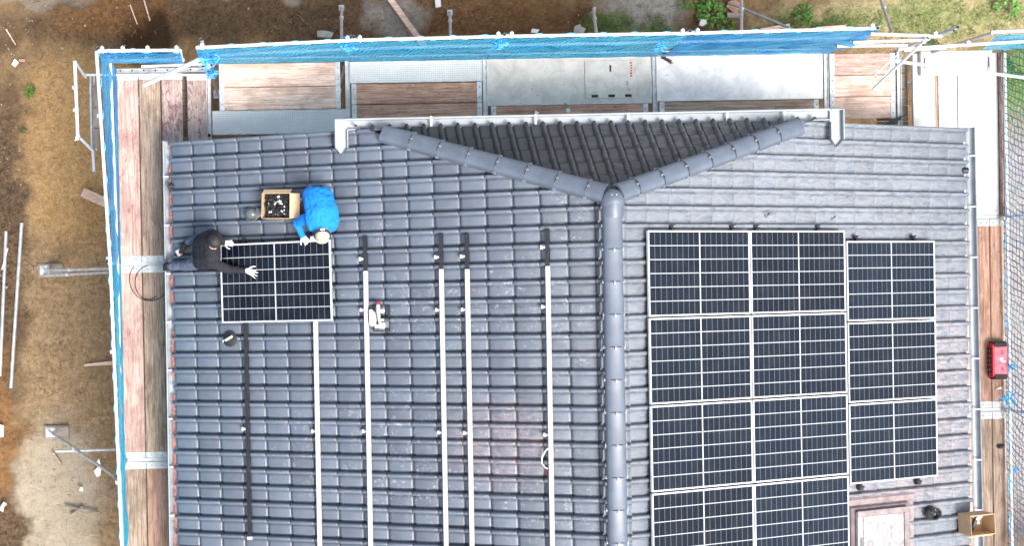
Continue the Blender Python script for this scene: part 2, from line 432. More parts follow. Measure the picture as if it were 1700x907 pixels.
# ================================================================ GROUND
def ground():
    def axis(lo, hi, step, far):
        a = []; x = lo
        while x <= hi: a.append(x); x += step
        d = step; l = lo; h = hi
        while h < far:
            d *= 1.6; h += d; l -= d; a.append(h); a.insert(0, l)
        return a
    xs = axis(-10.2, 10.2, .05, 130); ys = axis(-6, 6.6, .05, 130)
    def ell(x, y, c, r): return math.exp(-(((x - c[0]) / r[0]) ** 2 + ((y - c[1]) / r[1]) ** 2))
    vs = []
    for y in ys:
        for x in xs:
            p = V((x, y, 0))
            rough = 1.
            hgt = .05 * noise.noise(p * 1.3) + .035 * noise.noise(p * 4 + V((5, 0, 0))) + .022 * noise.noise(p * 11)
            clod = abs(noise.noise(p * 7 + V((0, 9, 3))))
            sg = lambda q: 1 / (1 + math.exp(max(-40, min(40, -q)))); top = sg((y - 4.55) * 6); lft = sg(-(x + 8.75) * 6)
            hgt += max(top, lft) * (.07 * clod + .07 * noise.noise(p * 2.2 + V((3, 3, 3))) + .03 * noise.noise(p * 17)) * (1 if x < 5.6 else .4)
            hgt += .22 * ell(x, y, (-5., 6.1), (4., .35)) - .28 * ell(x, y, (-6.55, 4.75), (.38, .5)) - .18 * ell(x, y, (.2, 4.7), (2.2, .28)) + .15 * ell(x, y, (1.5, 5.4), (2.4, .25)) - .2 * ell(x, y, (5.9, 4.7), (.3, .2))
            hgt -= .10 * ell(x, y, (-9.2, -3.9), (.6, .8))
            e = min(1, max(abs(x) - 11, abs(y) - 7, 0) / 6)
            vs.append((x, y, hgt * (1 - e) - .02))
    nx = len(xs)
    fs = [(j * nx + i, j * nx + i + 1, (j + 1) * nx + i + 1, (j + 1) * nx + i) for j in range(len(ys) - 1) for i in range(nx - 1)]
    m = NT('building_site_earth', .95, 0, .2)
    P = m.n('ShaderNodeNewGeometry').outputs['Position']
    wn = m.n('ShaderNodeTexNoise'); wn.inputs['Scale'].default_value = 1.6; wn.inputs['Detail'].default_value = 6; m.l(P, wn.inputs['Vector'])
    ad = m.n('ShaderNodeVectorMath', operation='MULTIPLY_ADD'); m.l(wn.outputs['Color'], ad.inputs[0]); ad.inputs[1].default_value = (1.1, 1.1, 0)
    sub = m.n('ShaderNodeVectorMath', operation='SUBTRACT'); m.l(P, sub.inputs[0]); sub.inputs[1].default_value = (.55, .55, 0); m.l(sub.outputs[0], ad.inputs[2])
    Q = ad.outputs[0]
    f1 = m.noise(P, 2.2, 8, .65, .5); f2 = m.noise(P, 13, 9, .75, .8); f3 = m.noise(P, 60, 4, .7)
    c = m.mix(m.ramp(f1, .36, .64), (0.167, 0.105, 0.058), (0.341, 0.224, 0.118))      # tan brown earth
    def patch(c, ctr, r, colr, k=.35, amt=1.):
        return m.mix(m.mul(m.spot(Q, ctr, r, k), amt), c, colr)
    sand = m.mix(m.ramp(f2, .33, .65), (.40, .235, .095), (.66, .43, .20))
    mid = m.mix(m.ramp(f2, .33, .65), (.25, .165, .085), (.53, .37, .215))
    pale = m.mix(m.ramp(f2, .3, .65), (0.478, 0.385, 0.269), (0.550, 0.473, 0.367))
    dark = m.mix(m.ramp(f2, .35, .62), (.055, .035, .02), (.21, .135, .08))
    rust = m.mix(m.ramp(f2, .35, .62), (0.189, 0.084, 0.032), (0.377, 0.196, 0.077))
    grey = m.mix(m.ramp(f2, .35, .65), (0.406, 0.378, 0.333), (0.572, 0.561, 0.518))
    grass = m.mix(m.ramp(f2, .35, .62), (.08, .14, .03), (.26, .34, .11))
    straw = m.mix(m.ramp(f2, .35, .65), (0.377, 0.280, 0.154), (0.667, 0.546, 0.320))
    paver = m.mix(m.ramp(f2, .35, .65), (0.435, 0.364, 0.294), (0.550, 0.495, 0.443))
    c = patch(c, (-7.9, -1), (1.1, 5.), mid, .3)
    c = patch(c, (-8., 2.8), (.85, 2.), sand, .35)
    c = patch(c, (-6.8, 4.2), (.9, .3), sand, .4)
    c = patch(c, (-4.9, 4.4), (1.4, .45), sand, .35, .8)
    c = patch(c, (-8.35, -3.6), (.75, 1.6), pale, .3)
    c = patch(c, (-9.35, 1.2), (.5, 2.6), dark, .4)
    c = patch(c, (-9.4, -2.2), (.25, 1.7), rust, .5, .8)
    c = patch(c, (-9.25, -4.), (.38, .6), dark, .3)
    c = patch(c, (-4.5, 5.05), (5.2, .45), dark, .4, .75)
    c = patch(c, (-7.2, 5.15), (1.1, .28), rust, .5, .9)
    c = patch(c, (-5.2, 5.62), (5., .12), grey, .6, .45)
    c = patch(c, (-6.55, 4.75), (.42, .45), (0.065, 0.034, 0.015), .3, .9)
    c = patch(c, (-.5, 5.05), (1.9, .35), rust, .6, .55)
    c = patch(c, (.6, 4.55), (2.4, .18), (0.072, 0.045, 0.026), .5, .7)
    c = patch(c, (-2.15, 5.0), (.42, .5), grey, .4, .75)
    c = patch(c, (2.3, 5.15), (.75, .6), grey, .35, .9)
    c = patch(c, (1.7, 4.85), (.5, .22), grass, .5, .8)
    c = patch(c, (2.55, 4.75), (.35, .22), grass, .5, .8)
    c = patch(c, (7.3, 4.9), (2.7, .6), straw, .35)
    c = patch(c, (5.35, 4.75), (.75, .33), grass, .6, .75)
    c = patch(c, (7.6, 4.95), (1.6, .35), grass, .7, .7)
    c = patch(c, (6.9, 4.35), (1.3, .22), mid, .6, .9)
    c = patch(c, (9.3, 3.7), (1.1, .55), grass, .4, .9)
    c = patch(c, (9.5, -.5), (1.6, 3.6), paver, .2)
    c = m.mix(m.mul(m.ramp(f3, .6, .72), .55), c, (0.550, 0.495, 0.400))
    c = m.mix(m.mul(m.ramp(m.noise(P, 9, 6, .75, 1.5), .56, .66), .55), c, (0.072, 0.045, 0.026))
    fb = m.n('ShaderNodeMapping'); fb.inputs['Scale'].default_value = (1, 1, 1); m.l(P, fb.inputs[0])
    tw = m.noise(fb.outputs[0], 22, 8, .8, 3.)
    c = m.mix(m.mul(m.ramp(tw, .565, .62), .5), c, (.07, .045, .025))
    c = m.mix(m.mul(m.ramp(m.noise(P, 95, 3, .7), .66, .72), .5), c, (.6, .54, .45))
    m.col(c); m.bump(m.mul(f2, m.mul(f3, .5), 'ADD'), 1., .07)
    b = MB([m.m]); b.v = [V(p) for p in vs]; b.f = fs; b.mi = [0] * len(fs); b.r = [0] * len(fs)
    o = b.build('ground', smooth=True, ang=60, weld=False, recalc=False); tag(o, 'brown trampled building site earth with sandy and grassy patches', kind='structure')
ground()

def gz(x, y): return 0.0
# loose stones and chips
def scatter():
    b = MB(['stone', 'w_tanx', 'conc'])
    zones = [((-9.7, -8.9), (0, 5.5), 230), ((-9.6, -6.9), (4.2, 5.6), 170), ((-9.6, -7), (-4.6, 4), 90), ((-6, 2), (4.0, 5.7), 130), ((2, 9), (4.0, 5.6), 60), ((8.6, 9.5), (-4.5, 3.4), 240)]
    for (xr, yr, n) in zones:
        for _ in range(n):
            x = random.uniform(*xr); y = random.uniform(*yr); r = random.uniform(.004, .015) * (1.9 if random.random() < .06 else 1)
            b.ball((x, y, r * .4 + .01), (r * random.uniform(.7, 1.6), r, r * .6), random.choice((0, 0, 2, 1)), 5, 3, Matrix.Rotation(random.random() * 6, 4, 'Z'))
    tag(b.build('pebbles', smooth=False, weld=False, recalc=False), 'small pale stones and chips strewn over the brown earth', 'pebbles', kind='stuff')
    tw = MB(['twig', 'w_tanx', 'w_tanx'])
    for (xr, yr, n) in (((-9.7, -6.9), (-4.6, 5.6), 520), ((-6.9, 9), (4.0, 5.6), 480)):
        for _ in range(n):
            x = random.uniform(*xr); y = random.uniform(*yr); a = random.random() * 6.28; L = random.uniform(.04, .16) * (1.8 if random.random() < .08 else 1); q = [(x, y, .03)]
            for k in range(3):
                a += random.uniform(-.6, .6); x += math.cos(a) * L / 3; y += math.sin(a) * L / 3; q.append((x, y, .03 + random.uniform(0, .02)))
            tw.tube(q, random.uniform(.002, .005), 4, random.choice((0, 0, 0, 1, 2)))
    tag(tw.build('twigs', smooth=False, weld=False, recalc=False), 'thin roots and twigs strewn over the brown earth', 'twigs', kind='stuff')
    g = MB(['grass', 'leafd'])
    for (cx, cy, rx, ry, n) in [(5.35, 4.8, .8, .35, 1500), (7.6, 4.95, 1.7, .4, 1700), (1.65, 4.9, .5, .25, 900), (2.6, 4.8, .35, .25, 500), (9., 3.9, .8, .4, 900), (1.4, 5.5, .7, .2, 500), (7.2, 4.6, 2.0, .5, 700), (5.2, 5.4, .6, .3, 500)]:
        for _ in range(n):
            a = random.random() * 6.28; q = math.sqrt(random.random()); x = cx + rx * q * math.cos(a); y = cy + ry * q * math.sin(a)
            if noise.noise(V((x * 3, y * 3, 1))) < -.08: continue
            h = random.uniform(.03, .10); d = random.random() * 6.28; w_ = .006; l = random.uniform(.02, .07)
            c_, s_ = math.cos(d), math.sin(d)
            g.add([(x - s_ * w_, y + c_ * w_, 0), (x + s_ * w_, y - c_ * w_, 0), (x + c_ * l, y + s_ * l, h)], [(0, 1, 2)], random.choice((0, 0, 1)))
    tag(g.build('grass', smooth=False, weld=False, recalc=False), 'short patchy grass growing on the bank behind the scaffold', 'grass', kind='stuff')
scatter()

def weed(px, py, r, n, label, mt='leaf'):
    p = at(px, py, .05); t = empty('weed_plant', label, 'plant', T(p.x, p.y, 0), 'weeds on the bare earth')
    b = MB([mt]); b.M = T(p.x, p.y, 0)
    for k in range(n):
        a = random.random() * 6.28; q = r * math.sqrt(random.random()); x = q * math.cos(a); y = q * math.sin(a); z = .04 + .22 * (1 - q / r) * random.random() + .03
        d = a + random.uniform(-.8, .8); l = random.uniform(.05, .11) * (r / .25 + .3); w_ = l * .3
        m_ = T(x, y, z, d, random.uniform(-.5, .5), random.uniform(-.5, .3))
        vs = [m_ @ V(u) for u in ((0, 0, 0), (l * .4, w_, .01), (l, 0, 0), (l * .4, -w_, .01), (l * .45, 0, -.012))]
        b.add(vs, [(0, 4, 1), (1, 4, 2), (2, 4, 3), (3, 4, 0)])
    b.build('foliage', t, smooth=False, weld=False, recalc=False)
    s = MB(['leafd']); s.M = T(p.x, p.y, 0)
    for k in range(7):
        a = random.random() * 6.28; s.tube([(0, 0, 0), (r * .3 * math.cos(a), r * .3 * math.sin(a), .08), (r * .7 * math.cos(a), r * .7 * math.sin(a), .12)], .004, 5)
    s.build('stem', t)
weed(1180, 20, .22, 130, 'large leafy green weed beside the pale block on the earth bank')
weed(1205, 42, .13, 55, 'small leafy weed just below the large one')
weed(1140, 0, .15, 50, 'leafy weed at the photo edge by the grey concrete patch')
weed(1333, 22, .14, 60, 'round green weed standing alone on brown earth above the blue net')
weed(50, 152, .09, 50, 'single small green weed on the yellow sand left of the scaffold')
weed(1672, 12, .20, 60, 'broad leafed weed in the grass at the far right corner')
weed(1660, 115, .2, 90, 'green weed seen through the coarse net at the right', 'leafd')
weed(1545, 80, .15, 80, 'dark green weed in the hollow behind the crossed tubes', 'leafd')
weed(40, 218, .05, 18, 'faint dark weed tuft at the edge of the sand', 'leafd')

# ================================================================ HOUSE
house = empty('house', 'single house with dark grey tiled half hipped roof fitted with solar panels', 'house', T(0, -2, 0))
# walls under the roof
b = MB(['wall'])
zr = lambda x, d=.3: APEX - abs(x) * math.tan(TH) - d
b.add([(-5.35, 2.0, 0), (5.35, 2.0, 0), (5.35, 2.0, zr(5.35)), (2.2, 2.0, 6.2), (-2.2, 2.0, 6.2), (-5.35, 2.0, zr(5.35)),
       (-5.35, -7.5, 0), (5.35, -7.5, 0), (5.35, -7.5, zr(5.35)), (0, -7.5, zr(0)), (-5.35, -7.5, zr(5.35))],
      [(0, 1, 2, 3, 4, 5), (10, 9, 8, 7, 6), (0, 5, 10, 6), (1, 7, 8, 2)])
b.build('wall', house, smooth=False, recalc=False)
b = MB(['soffit'])
for sd_ in (-1, 1):
    q = [SL(sd_, .1, 1.0, -.06), SL(sd_, 6.40, 2.36, -.06), SL(sd_, 6.40, -7.4, -.06), SL(sd_, .1, -7.4, -.06), SL(sd_, 3.1, 2.36, -.06)]
    lo = [p - V((0, 0, .12)) for p in q]
    o_ = [0, 4, 1, 2, 3]
    b.add([q[i] for i in o_] + [lo[i] for i in o_], [(0, 1, 2, 3, 4), (9, 8, 7, 6, 5)] + [(i, (i + 1) % 5, 5 + (i + 1) % 5, 5 + i) for i in range(5)])
b.build('roof_underside', house, smooth=False)

PROF = [(-.10, .0), (-.085, -.030), (.035, -.044), (.055, .0), (.075, .030), (.11, .044), (.16, .050), (.23, .048), (.29, .034), (.325, .012), (.345, -.002), (.375, .005), (.5, .003), (.7, .003), (.84, .002), (.90, .0)]
def clip(mesh_o, planes, flange=0):
    bm = bmesh.new(); bm.from_mesh(mesh_o.data)
    for co, no in planes:
        g = bm.verts[:] + bm.edges[:] + bm.faces[:]
        bmesh.ops.bisect_plane(bm, geom=g, plane_co=co, plane_no=no, clear_outer=True)
    bm.to_mesh(mesh_o.data); bm.free()
def tiles(name, PF, ncourse, nrow, row0, S, g, wd, y0, flip, gap=1., chan=1., mat='tileL'):
    """PF(s,t,h)->point. one mesh of interlocking roll tiles"""
    b = MB([mat])
    rs = random.Random(3)
    for k in range(ncourse):
        sl, sh = S - k * g, S - (k + 1) * g
        for r in range(row0, row0 + nrow):
            q = rs.random(); js = rs.uniform(-.004, .004); jh = rs.uniform(0, .004)
            n = len(PROF); vs = []
            for (v, h) in PROF:
                h = h * chan if h < 0 else h
                roll = max(0, min(1, h / .045))
                t = y0 - (r + v) * wd
                low = sl + js + .018 * roll
                vs += [PF(low - .004, t, h * .88 - .02), PF(low + .004, t, h + .004 + jh), PF(low - .010, t, h + .019 + jh), PF(low - .035, t, h + .024 + jh), PF(sh + .055, t, h * .96 + .004), PF(sh + .008 + .026 * gap, t, h * .9 - .004 * gap), PF(sh + .004 + .022 * gap, t, h * .9 - .022 * gap), PF(sh - .01, t, h * .9 - .026 * gap)]
            fs = []
            for i in range(n - 1):
                for j in range(7):
                    a = i * 8 + j; f = (a, a + 1, a + 9, a + 8); fs.append(f[::-1] if flip else f)
            b.add(vs, fs, 0, q)
    return b
hipn = lambda sx: V((-sx * -1.0, 2.9, 0))
def mainslope(side):
    b = tiles('roof_slope', lambda s, t, h: SL(side, s, t, h), 18, 40, -1, S_ if side < 0 else S_ + .03, G_, W_, Y0, side < 0, .95 if side < 0 else .34, .86 if side < 0 else .7)
    o = b.build('roof_slope', house, rnd=True, weld=True, ang=50, recalc=False)
    inv = wm(house).inverted()
    # keep y < verge and the part below the hip line
    d = V((side * 2.9, 1.0, 0)).normalized(); no = V((-d.y * side, d.x * side, 0))
    if no.y < 0: no = -no
    clip(o, [(inv @ V((0, YG, 0)), V((0, 1, 0))), (inv @ V((0, 1.33, 0)), no)])
    return o
mainslope(-1); mainslope(1)
# verge: the tiles' turned down edge along the gable
for side in (-1, 1):
    b = MB([M['tileL']])
    s = S_ + .02
    while s > 3.15:
        e = s - G_
        b.M = I4
        p = [SL(side, s + .02, YG + .002, .045), SL(side, max(e, 3.1), YG + .002, .028), SL(side, max(e, 3.1), YG + .018, -.10), SL(side, s + .02, YG + .018, -.09),
             SL(side, s + .02, YG - .03, .047), SL(side, max(e, 3.1), YG - .03, .030)]
        b.add(p, [(0, 1, 2, 3), (4, 5, 1, 0), (0, 3, 4)])
        s = e
    b.build('verge', house, rnd=True, weld=False)

# half hip
HA = math.atan2(1.33, 1.0); HL = math.hypot(1.33, 1.0)
def PH(s, t, h): return V((t, 1.33 + s * math.cos(HA) + h * math.sin(HA), APEX - s * math.sin(HA) + h * math.cos(HA)))
b = tiles('hip_slope', PH, 6, 30, 0, HL + .14, .335, .2386, 3.49, False, .3, .5, 'tileshade')
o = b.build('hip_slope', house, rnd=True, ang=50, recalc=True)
inv = wm(house).inverted()
for side in (-1, 1):
    d = V((side * 2.9, 1.0, 0)).normalized(); no = V((-d.y * side, d.x * side, 0))
    if no.y > 0: no = -no
    clip(o, [(inv @ V((0, 1.33, 0)), no)])

def ridge_run(p0, p1, up, r, L, first=0, label=None):
    p0, p1, up = V(p0), V(p1), V(up).normalized(); d = (p1 - p0); D = d.length; d.normalize(); x = d.cross(up).normalized(); up = x.cross(d)
    n = int(math.ceil(D / L)); s = first
    for k in range(n):
        a, e = k * L + first, min((k + 1) * L + .03 + first, D)
        if a >= D - .05: break
        b = MB(['ridge']); rings = []
        for (u, rr, lift) in ((a, r * 1.0, .0), (a + .012, r * .99, .0), (e - .03, r * 1.04, .010), (e, r * 1.07, .012), (e, r * .9, -.01)):
            rings.append([p0 + d * u + x * (math.copysign(abs(math.cos(q)) ** .8, math.cos(q)) * rr * 1.05) + up * (math.copysign(abs(math.sin(q)) ** .62, math.sin(q)) * rr * .80 + lift) for q in [PI * (-.10 + 1.20 * i / 12) for i in range(13)]])
        # small flat side flanges
        vs = []
        for g_ in rings: vs += g_
        m_ = 13; fs = [(i * m_ + j, i * m_ + j + 1, (i + 1) * m_ + j + 1, (i + 1) * m_ + j) for i in range(4) for j in range(m_ - 1)]
        b.add(vs, fs); o = b.build('ridge_tile', house, ang=40)
        if a + L < D:
            c = MB(['black', 'zincd']); q = p0 + d * (e - .005)
            mm = Matrix((x, d, up)).transposed().to_4x4(); mm.translation = q; c.M = mm
            arc = [(r * 1.10 * math.cos(t), 0, r * .9 * math.sin(t) + .012) for t in [PI * i / 12 for i in range(13)]]
            c.tube(arc, .0055, 6, 0)
            c.box((-.012, -.01, r * .90), (.012, .035, r * .90 + .014), 1)
            for sx in (-1, 1): c.box((sx * r * 1.10 - .009, -.02, -.01), (sx * r * 1.10 + .009, .02, .035), 1)
            c.build('ridge_clip', o)
ridge_run((0, 1.20, APEX + .075), (0, -7.4, APEX + .075), (0, 0, 1), .122, .425, .12)
for side in (-1, 1):
    ridge_run((side * (2.86 if side < 0 else 2.93), 2.33 - .01, 6.17 + .05), (side * .08, 1.33 + .02, APEX + .06), (side * .18, .35, 1), .118, .425)
# where the three ridges meet
b = MB(['ridge', 'galv']); b.M = T(0.01, 1.23, APEX + .08)
b.ball((0, .02, 0), (.165, .17, .135), 0, 20, 12)
b.tube([(0, .0, -.02), (0, -.12, -.015), (0, -.2, -.01)], [.155, .148, .132], 20)
for sx in (-1, 1): b.ball((sx * .03, .10, .115), .011, 1, 8, 5)
b.ball((.0, -.17, .13), .011, 1, 8, 5)
b.build('ridge_cap', house)

# gutters
def gutter_run(p0, p1, wd, dp, mat='gutter', side=1):
    p0, p1 = V(p0), V(p1); d = (p1 - p0).normalized(); x = V((0, 0, 1)).cross(d).normalized() * -side
    prof = [(-wd / 2 - .012, 0), (-wd / 2 - .012, -.02), (-wd / 2, -.02), (-wd / 2, 0)][0:1] + [(wd / 2 * math.cos(a), -abs(dp * math.sin(a))) for a in [PI - PI * i / 10 for i in range(11)]]
    outer = [(wd / 2 * 1.06 * math.cos(a), -abs(dp * 1.08 * math.sin(a))) for a in [PI * i / 10 for i in range(11)]]
    poly = prof[1:] + outer
    b = MB([mat]); n = len(poly); seg = max(1, int((p1 - p0).length / .5)); vs = []
    for k in range(seg + 1):
        q = p0.lerp(p1, k / seg); vs += [q + x * u + V((0, 0, w_)) for u, w_ in poly]
    b.add(vs, [(k * n + i, k * n + (i + 1) % n, (k + 1) * n + (i + 1) % n, (k + 1) * n + i) for k in range(seg) for i in range(n)] + [tuple(range(n)), tuple(range(seg * n + n - 1, seg * n - 1, -1))])
    b.cyl(p0 + x * (wd / 2 + .004), p1 + x * (wd / 2 + .004), .011, n=8)
    return b
b = gutter_run((-5.945, 2.43, 4.74), (-5.975, -7.4, 4.74), .135, .07); gl = b.build('gutter', house)
c = MB(['galv'])
y = 1.9
while y > -5: c = MB(['galv']); c.box((-6.03, y - .012, 4.742), (-5.87, y + .012, 4.748)); c.build('gutter_bracket', gl); y -= .72
b = gutter_run((6.035, 2.43, 4.72), (6.10, -7.4, 4.72), .13, .07, 'zincd', side=-1); gr = b.build('gutter', house)
c = MB(['galv']); y = 2.0
while y > -5: c = MB(['galv']); c.box((6.02, y - .010, 4.722), (6.13, y + .010, 4.728)); c.build('gutter_bracket', gr); y -= .76
b = MB(['brickdust'])                                  # brick dust swept against the eaves tiles
random.seed(11)
for i in range(520):
    y = 2.35 - i * .0125; x = -5.915 - .0016 * (2.35 - y) * 3
    if noise.noise(V((y * 2.1, 0, 0))) > -.25: b.ball((x + random.uniform(-.012, .012), y, 4.772 + random.uniform(-.01, .006)), (random.uniform(.008, .02), .016, .012), 0, 5, 3)
b.build('dust_line', gl, smooth=False, weld=False)
# short gutter of the hip, with its mitred outlets that drain on to the main slopes
b = MB(['gutter'])
def channel(poly2, z0, z1, t=.012):
    """open box channel between an outer and an inner outline, floor at z0"""
    pass
zg = 5.98
outer = [(-3.52, 2.545), (3.62, 2.57)]
def ubox(a, c, wd, z0, z1, t=.014):
    a, c = V((*a, 0)), V((*c, 0)); d = (c - a).normalized(); n = V((-d.y, d.x, 0))
    def P(u, w_, z): q = a + d * u + n * w_; return (q.x, q.y, z)
    L = (c - a).length
    for (w0, w1, q0, q1) in ((-wd / 2, -wd / 2 + t, z0, z1), (wd / 2 - t, wd / 2, z0, z1), (-wd / 2 + t, wd / 2 - t, z0, z0 + t)):
        b.add([P(0, w0, q0), P(L, w0, q0), P(L, w1, q0), P(0, w1, q0), P(0, w0, q1), P(L, w0, q1), P(L, w1, q1), P(0, w1, q1)],
              [(0, 3, 2, 1), (4, 5, 6, 7), (0, 1, 5, 4), (1, 2, 6, 5), (2, 3, 7, 6), (3, 0, 4, 7)])
ubox((-3.36, 2.475), (3.46, 2.50), .15, 5.97, 6.06)
for k in range(0): pass
for sx, x0, yt in ((-1, -3.43, 2.55), (1, 3.53, 2.575)):
    w2 = .085; t = .012
    z0, z1 = (6.03, 6.10)
    # floor (pointed), outer wall, inner wall, end wall, folded lip
    dz = -.0
    b.add([(x0 - w2, yt, z0), (x0 + w2, yt, z0), (x0 + w2, 2.16, z0), (x0, 2.04, z0 - .03), (x0 - w2, 2.16, z0)], [(0, 1, 2, 3, 4)])
    b.box((x0 + sx * w2 - t / 2, 2.15, z0), (x0 + sx * w2 + t / 2, yt, z1))
    b.box((x0 - sx * w2 - t / 2, 2.15, z0), (x0 - sx * w2 + t / 2, 2.40, z1))
    b.box((x0 - w2, yt - t, z0), (x0 + w2, yt, z1))
    for q in (-1, 1):
        b.add([(x0 + q * w2, 2.16, z0), (x0, 2.04, z0 - .03), (x0, 2.05, z1 - .05), (x0 + q * w2, 2.15, z1)], [(0, 1, 2, 3)])
    b.cyl((x0 + sx * w2, 2.15, z1), (x0 + sx * w2, yt, z1), .012, n=8)
b.cyl((-3.5, 2.552, 6.065), (3.6, 2.578, 6.065), .013, n=8)
gh = b.build('gutter', house, recalc=True)
c = MB(['galv'])
for px in (715, 888, 1042, 1205, 1300):
    q = at(px, 200, 6.); c = MB(['galv']); c.box((q.x - .015, 2.40, 6.062), (q.x + .015, 2.58, 6.07)); c.build('gutter_bracket', gh)

# skylight
sk = MB(['dustframed', 'dustframe']); f = SM(1, 4.62, -3.62, .0)
sk.M = f
sk.box((-.62, -.62, -.02), (.62, .57, .045), 1, .01)
sk.box((-.57, -.60, .045), (.57, .55, .085), 0, .01)
sk.box((-.50, -.60, .085), (.50, .49, .125), 1, .012)
skp = sk.build('skylight', house)
g = MB(['pglass']); g.M = f; g.box((-.38, -.55, .125), (.40, .41, .131)); g.build('pane', skp)
g = MB(['galv', 'dustframe', 'greyp']); g.M = f
g.box((-.5, -.58, .125), (-.42, .42, .15), 0, .005); g.box((-.47, -.58, .150), (-.40, .12, .165), 2, .004)
g.box((-.5, .42, .125), (.5, .50, .15), 1, .006); g.box((.41, -.58, .125), (.5, .42, .148), 1, .006)
for i in range(14): g.box((.43, .36 - i * .07, .148), (.445, .375 - i * .07, .153), 2)
g.build('skylight_frame', skp)
fl = MB(['dustframe', 'dustframed']); fl.M = f
fl.box((-.72, .57, .02), (.72, .66, .05), 0, .01); fl.box((-.70, .66, .03), (.66, .70, .058), 1, .01); fl.box((-.66, .70, .025), (.60, .74, .046), 0, .01)
fl.box((-.70, -.62, .03), (-.62, .57, .045), 0, .006); fl.box((.62, -.62, .03), (.70, .57, .045), 0, .006)
fl.build('flashing', skp)

# ================================================================ SOLAR PANELS
PL, PW = 1.722, 1.134
def make_panel(mtx, label, group):
    t = empty('solar_panel', label, 'solar panel', mtx, group)
    b = MB(['frame']); b.M = mtx; fw = .017; h = .035
    X, Y = PL / 2, PW / 2
    for (a, c) in (((-X, -Y, 0), (X, -Y + fw, h)), ((-X, Y - fw, 0), (X, Y, h)), ((-X, -Y + fw, 0), (-X + fw, Y - fw, h)), ((X - fw, -Y + fw, 0), (X, Y - fw, h))): b.box(a, c)
    b.build('frame', t, smooth=False)
    g = MB(['cellline', 'cellgap', 'cell']); g.M = mtx; z = .031
    def quad(x0, x1, y0, y1, mi, r=None): g.add([(x0, y0, z), (x1, y0, z), (x1, y1, z), (x0, y1, z)], [(0, 1, 2, 3)], mi, r)
    x0, x1, y0, y1 = -X + fw, X - fw, -Y + fw, Y - fw
    gapc, gy, mg, gx = .020, .011, .005, .009
    rh = (y1 - y0 - 2 * mg - 5 * gy) / 6
    y = y0; quad(x0, x1, y, y + mg, 0); y += mg
    for r in range(6):
        for half in (0, 1):
            a, c = (x0 + mg, -gapc / 2) if half == 0 else (gapc / 2, x1 - mg)
            if half == 0: quad(x0, a, y, y + rh, 0)
            else: quad(c, x1, y, y + rh, 0); quad(-gapc / 2, gapc / 2, y, y + rh, 0)
            cw = (c - a - 8 * gx) / 9
            for k in range(9):
                q = a + k * (cw + gx); quad(q, q + cw, y, y + rh, 2)
                if k < 8: quad(q + cw, q + cw + gx, y, y + rh, 1)
        y += rh
        if r < 5: quad(x0, x1, y, y + gy, 0); y += gy
    quad(x0, x1, y, y1, 0)
    # underside so that the panel is a body
    g.add([(x0, y0, .004), (x1, y0, .004), (x1, y1, .004), (x0, y1, .004)], [(3, 2, 1, 0)], 0)
    g.build('cell_glass', t, smooth=False, rnd=True, weld=False, recalc=False)
    return t
HP = .105
GR = 'solar panels on the right roof slope'
rown = ['top row', 'second row', 'third row', 'fourth row, cut by the picture edge']
P0 = None
for col in range(2):
    for row in range(4):
        s = .495 + PL / 2 + col * (PL + .019); y = .869 - PW / 2 - row * (PW + .0225)
        lab = 'black solar panel, %s, %s' % (rown[row], ('column next to the ridge', 'middle column of the array')[col])
        m_ = SM(1, s, y, HP)
        if P0 is None: P0 = make_panel(m_, lab, GR)
        else: dup(P0, m_, lab)
for row in range(3):
    s = 3.9755 + PL / 2 + .016; y = .7219 - PW / 2 - row * (PW + .0225)
    dup(P0, SM(1, s, y, HP), 'black solar panel, %s, of the lower set column nearest the right eave' % ('top one', 'middle one', 'bottom one')[row])
LPm = SM(-1, 4.744, .298, .175, math.radians(.6)) @ Matrix.Scale(1, 4)
dup(P0, LPm, 'lone solar panel being laid by two workers on the left slope', 'solar panel being laid on the left slope')

# ================================================================ RAILS
def rail(side, s, ya, yb, ywhite, hooks, label, group, dark=False, h0=.052, hookh=True):
    t = empty('mounting_rail', label, 'mounting rail', SM(side, s, (ya + yb) / 2, h0), group)
    ya, yb = ya * side, yb * side; ywhite = ywhite * side if ywhite is not None else None
    b = MB(['black']); 
    def seg(b_, y0, y1, w_, z0, z1, mi=0):
        b_.M = SM(side, s, 0, 0); b_.box((-w_ / 2, min(y0, y1), z0), (w_ / 2, max(y0, y1), z1), mi)
    if ywhite is None:
        seg(b, ya, yb, .050, h0, h0 + .045); seg(b, ya, yb, .014, h0 + .045, h0 + .052)
        b.M = SM(side, s, 0, 0); b.box((-.03, min(ya, yb), h0), (.03, max(ya, yb), h0 + .012))
        b.build('dark_rail', t, smooth=False)
    else:
        seg(b, ya, ywhite, .046, h0, h0 + .04); b.M = SM(side, s, 0, 0); b.box((-.028, min(ywhite, ya) + .002, h0), (.028, max(ywhite, ya) - .002, h0 + .010)); b.build('dark_rail', t, smooth=False)
        b = MB(['alu']); b.M = SM(side, s, 0, 0); b.box((-.028, min(yb, ywhite), h0), (.028, max(yb, ywhite), h0 + .055), 0, .004)
        for q in (-.018, .012): b.box((q, min(yb, ywhite) + .002, h0 + .055), (q + .006, max(yb, ywhite) - .002, h0 + .059))
        b.build('silver_rail', t)
    for hy in hooks:
        c = MB(['alu']); c.M = SM(side, s, hy, 0)
        c.box((.028, -.018, h0 + .002), (.085, .018, h0 + .03), 0, .004); c.box((.070, -.027, .0), (.10, .027, h0 + .035), 0, .004)
        c.cyl((.05, 0, h0 + .03), (.05, 0, h0 + .045), .009, n=6)
        c.build('roof_hook', t)
    return t
GRL = 'mounting rails on the left roof slope'
o = rail(-1, 5.281, .95, -3.40, None, [-1.818], 'slim black rail furthest left, coming out from under the lone panel', GRL)
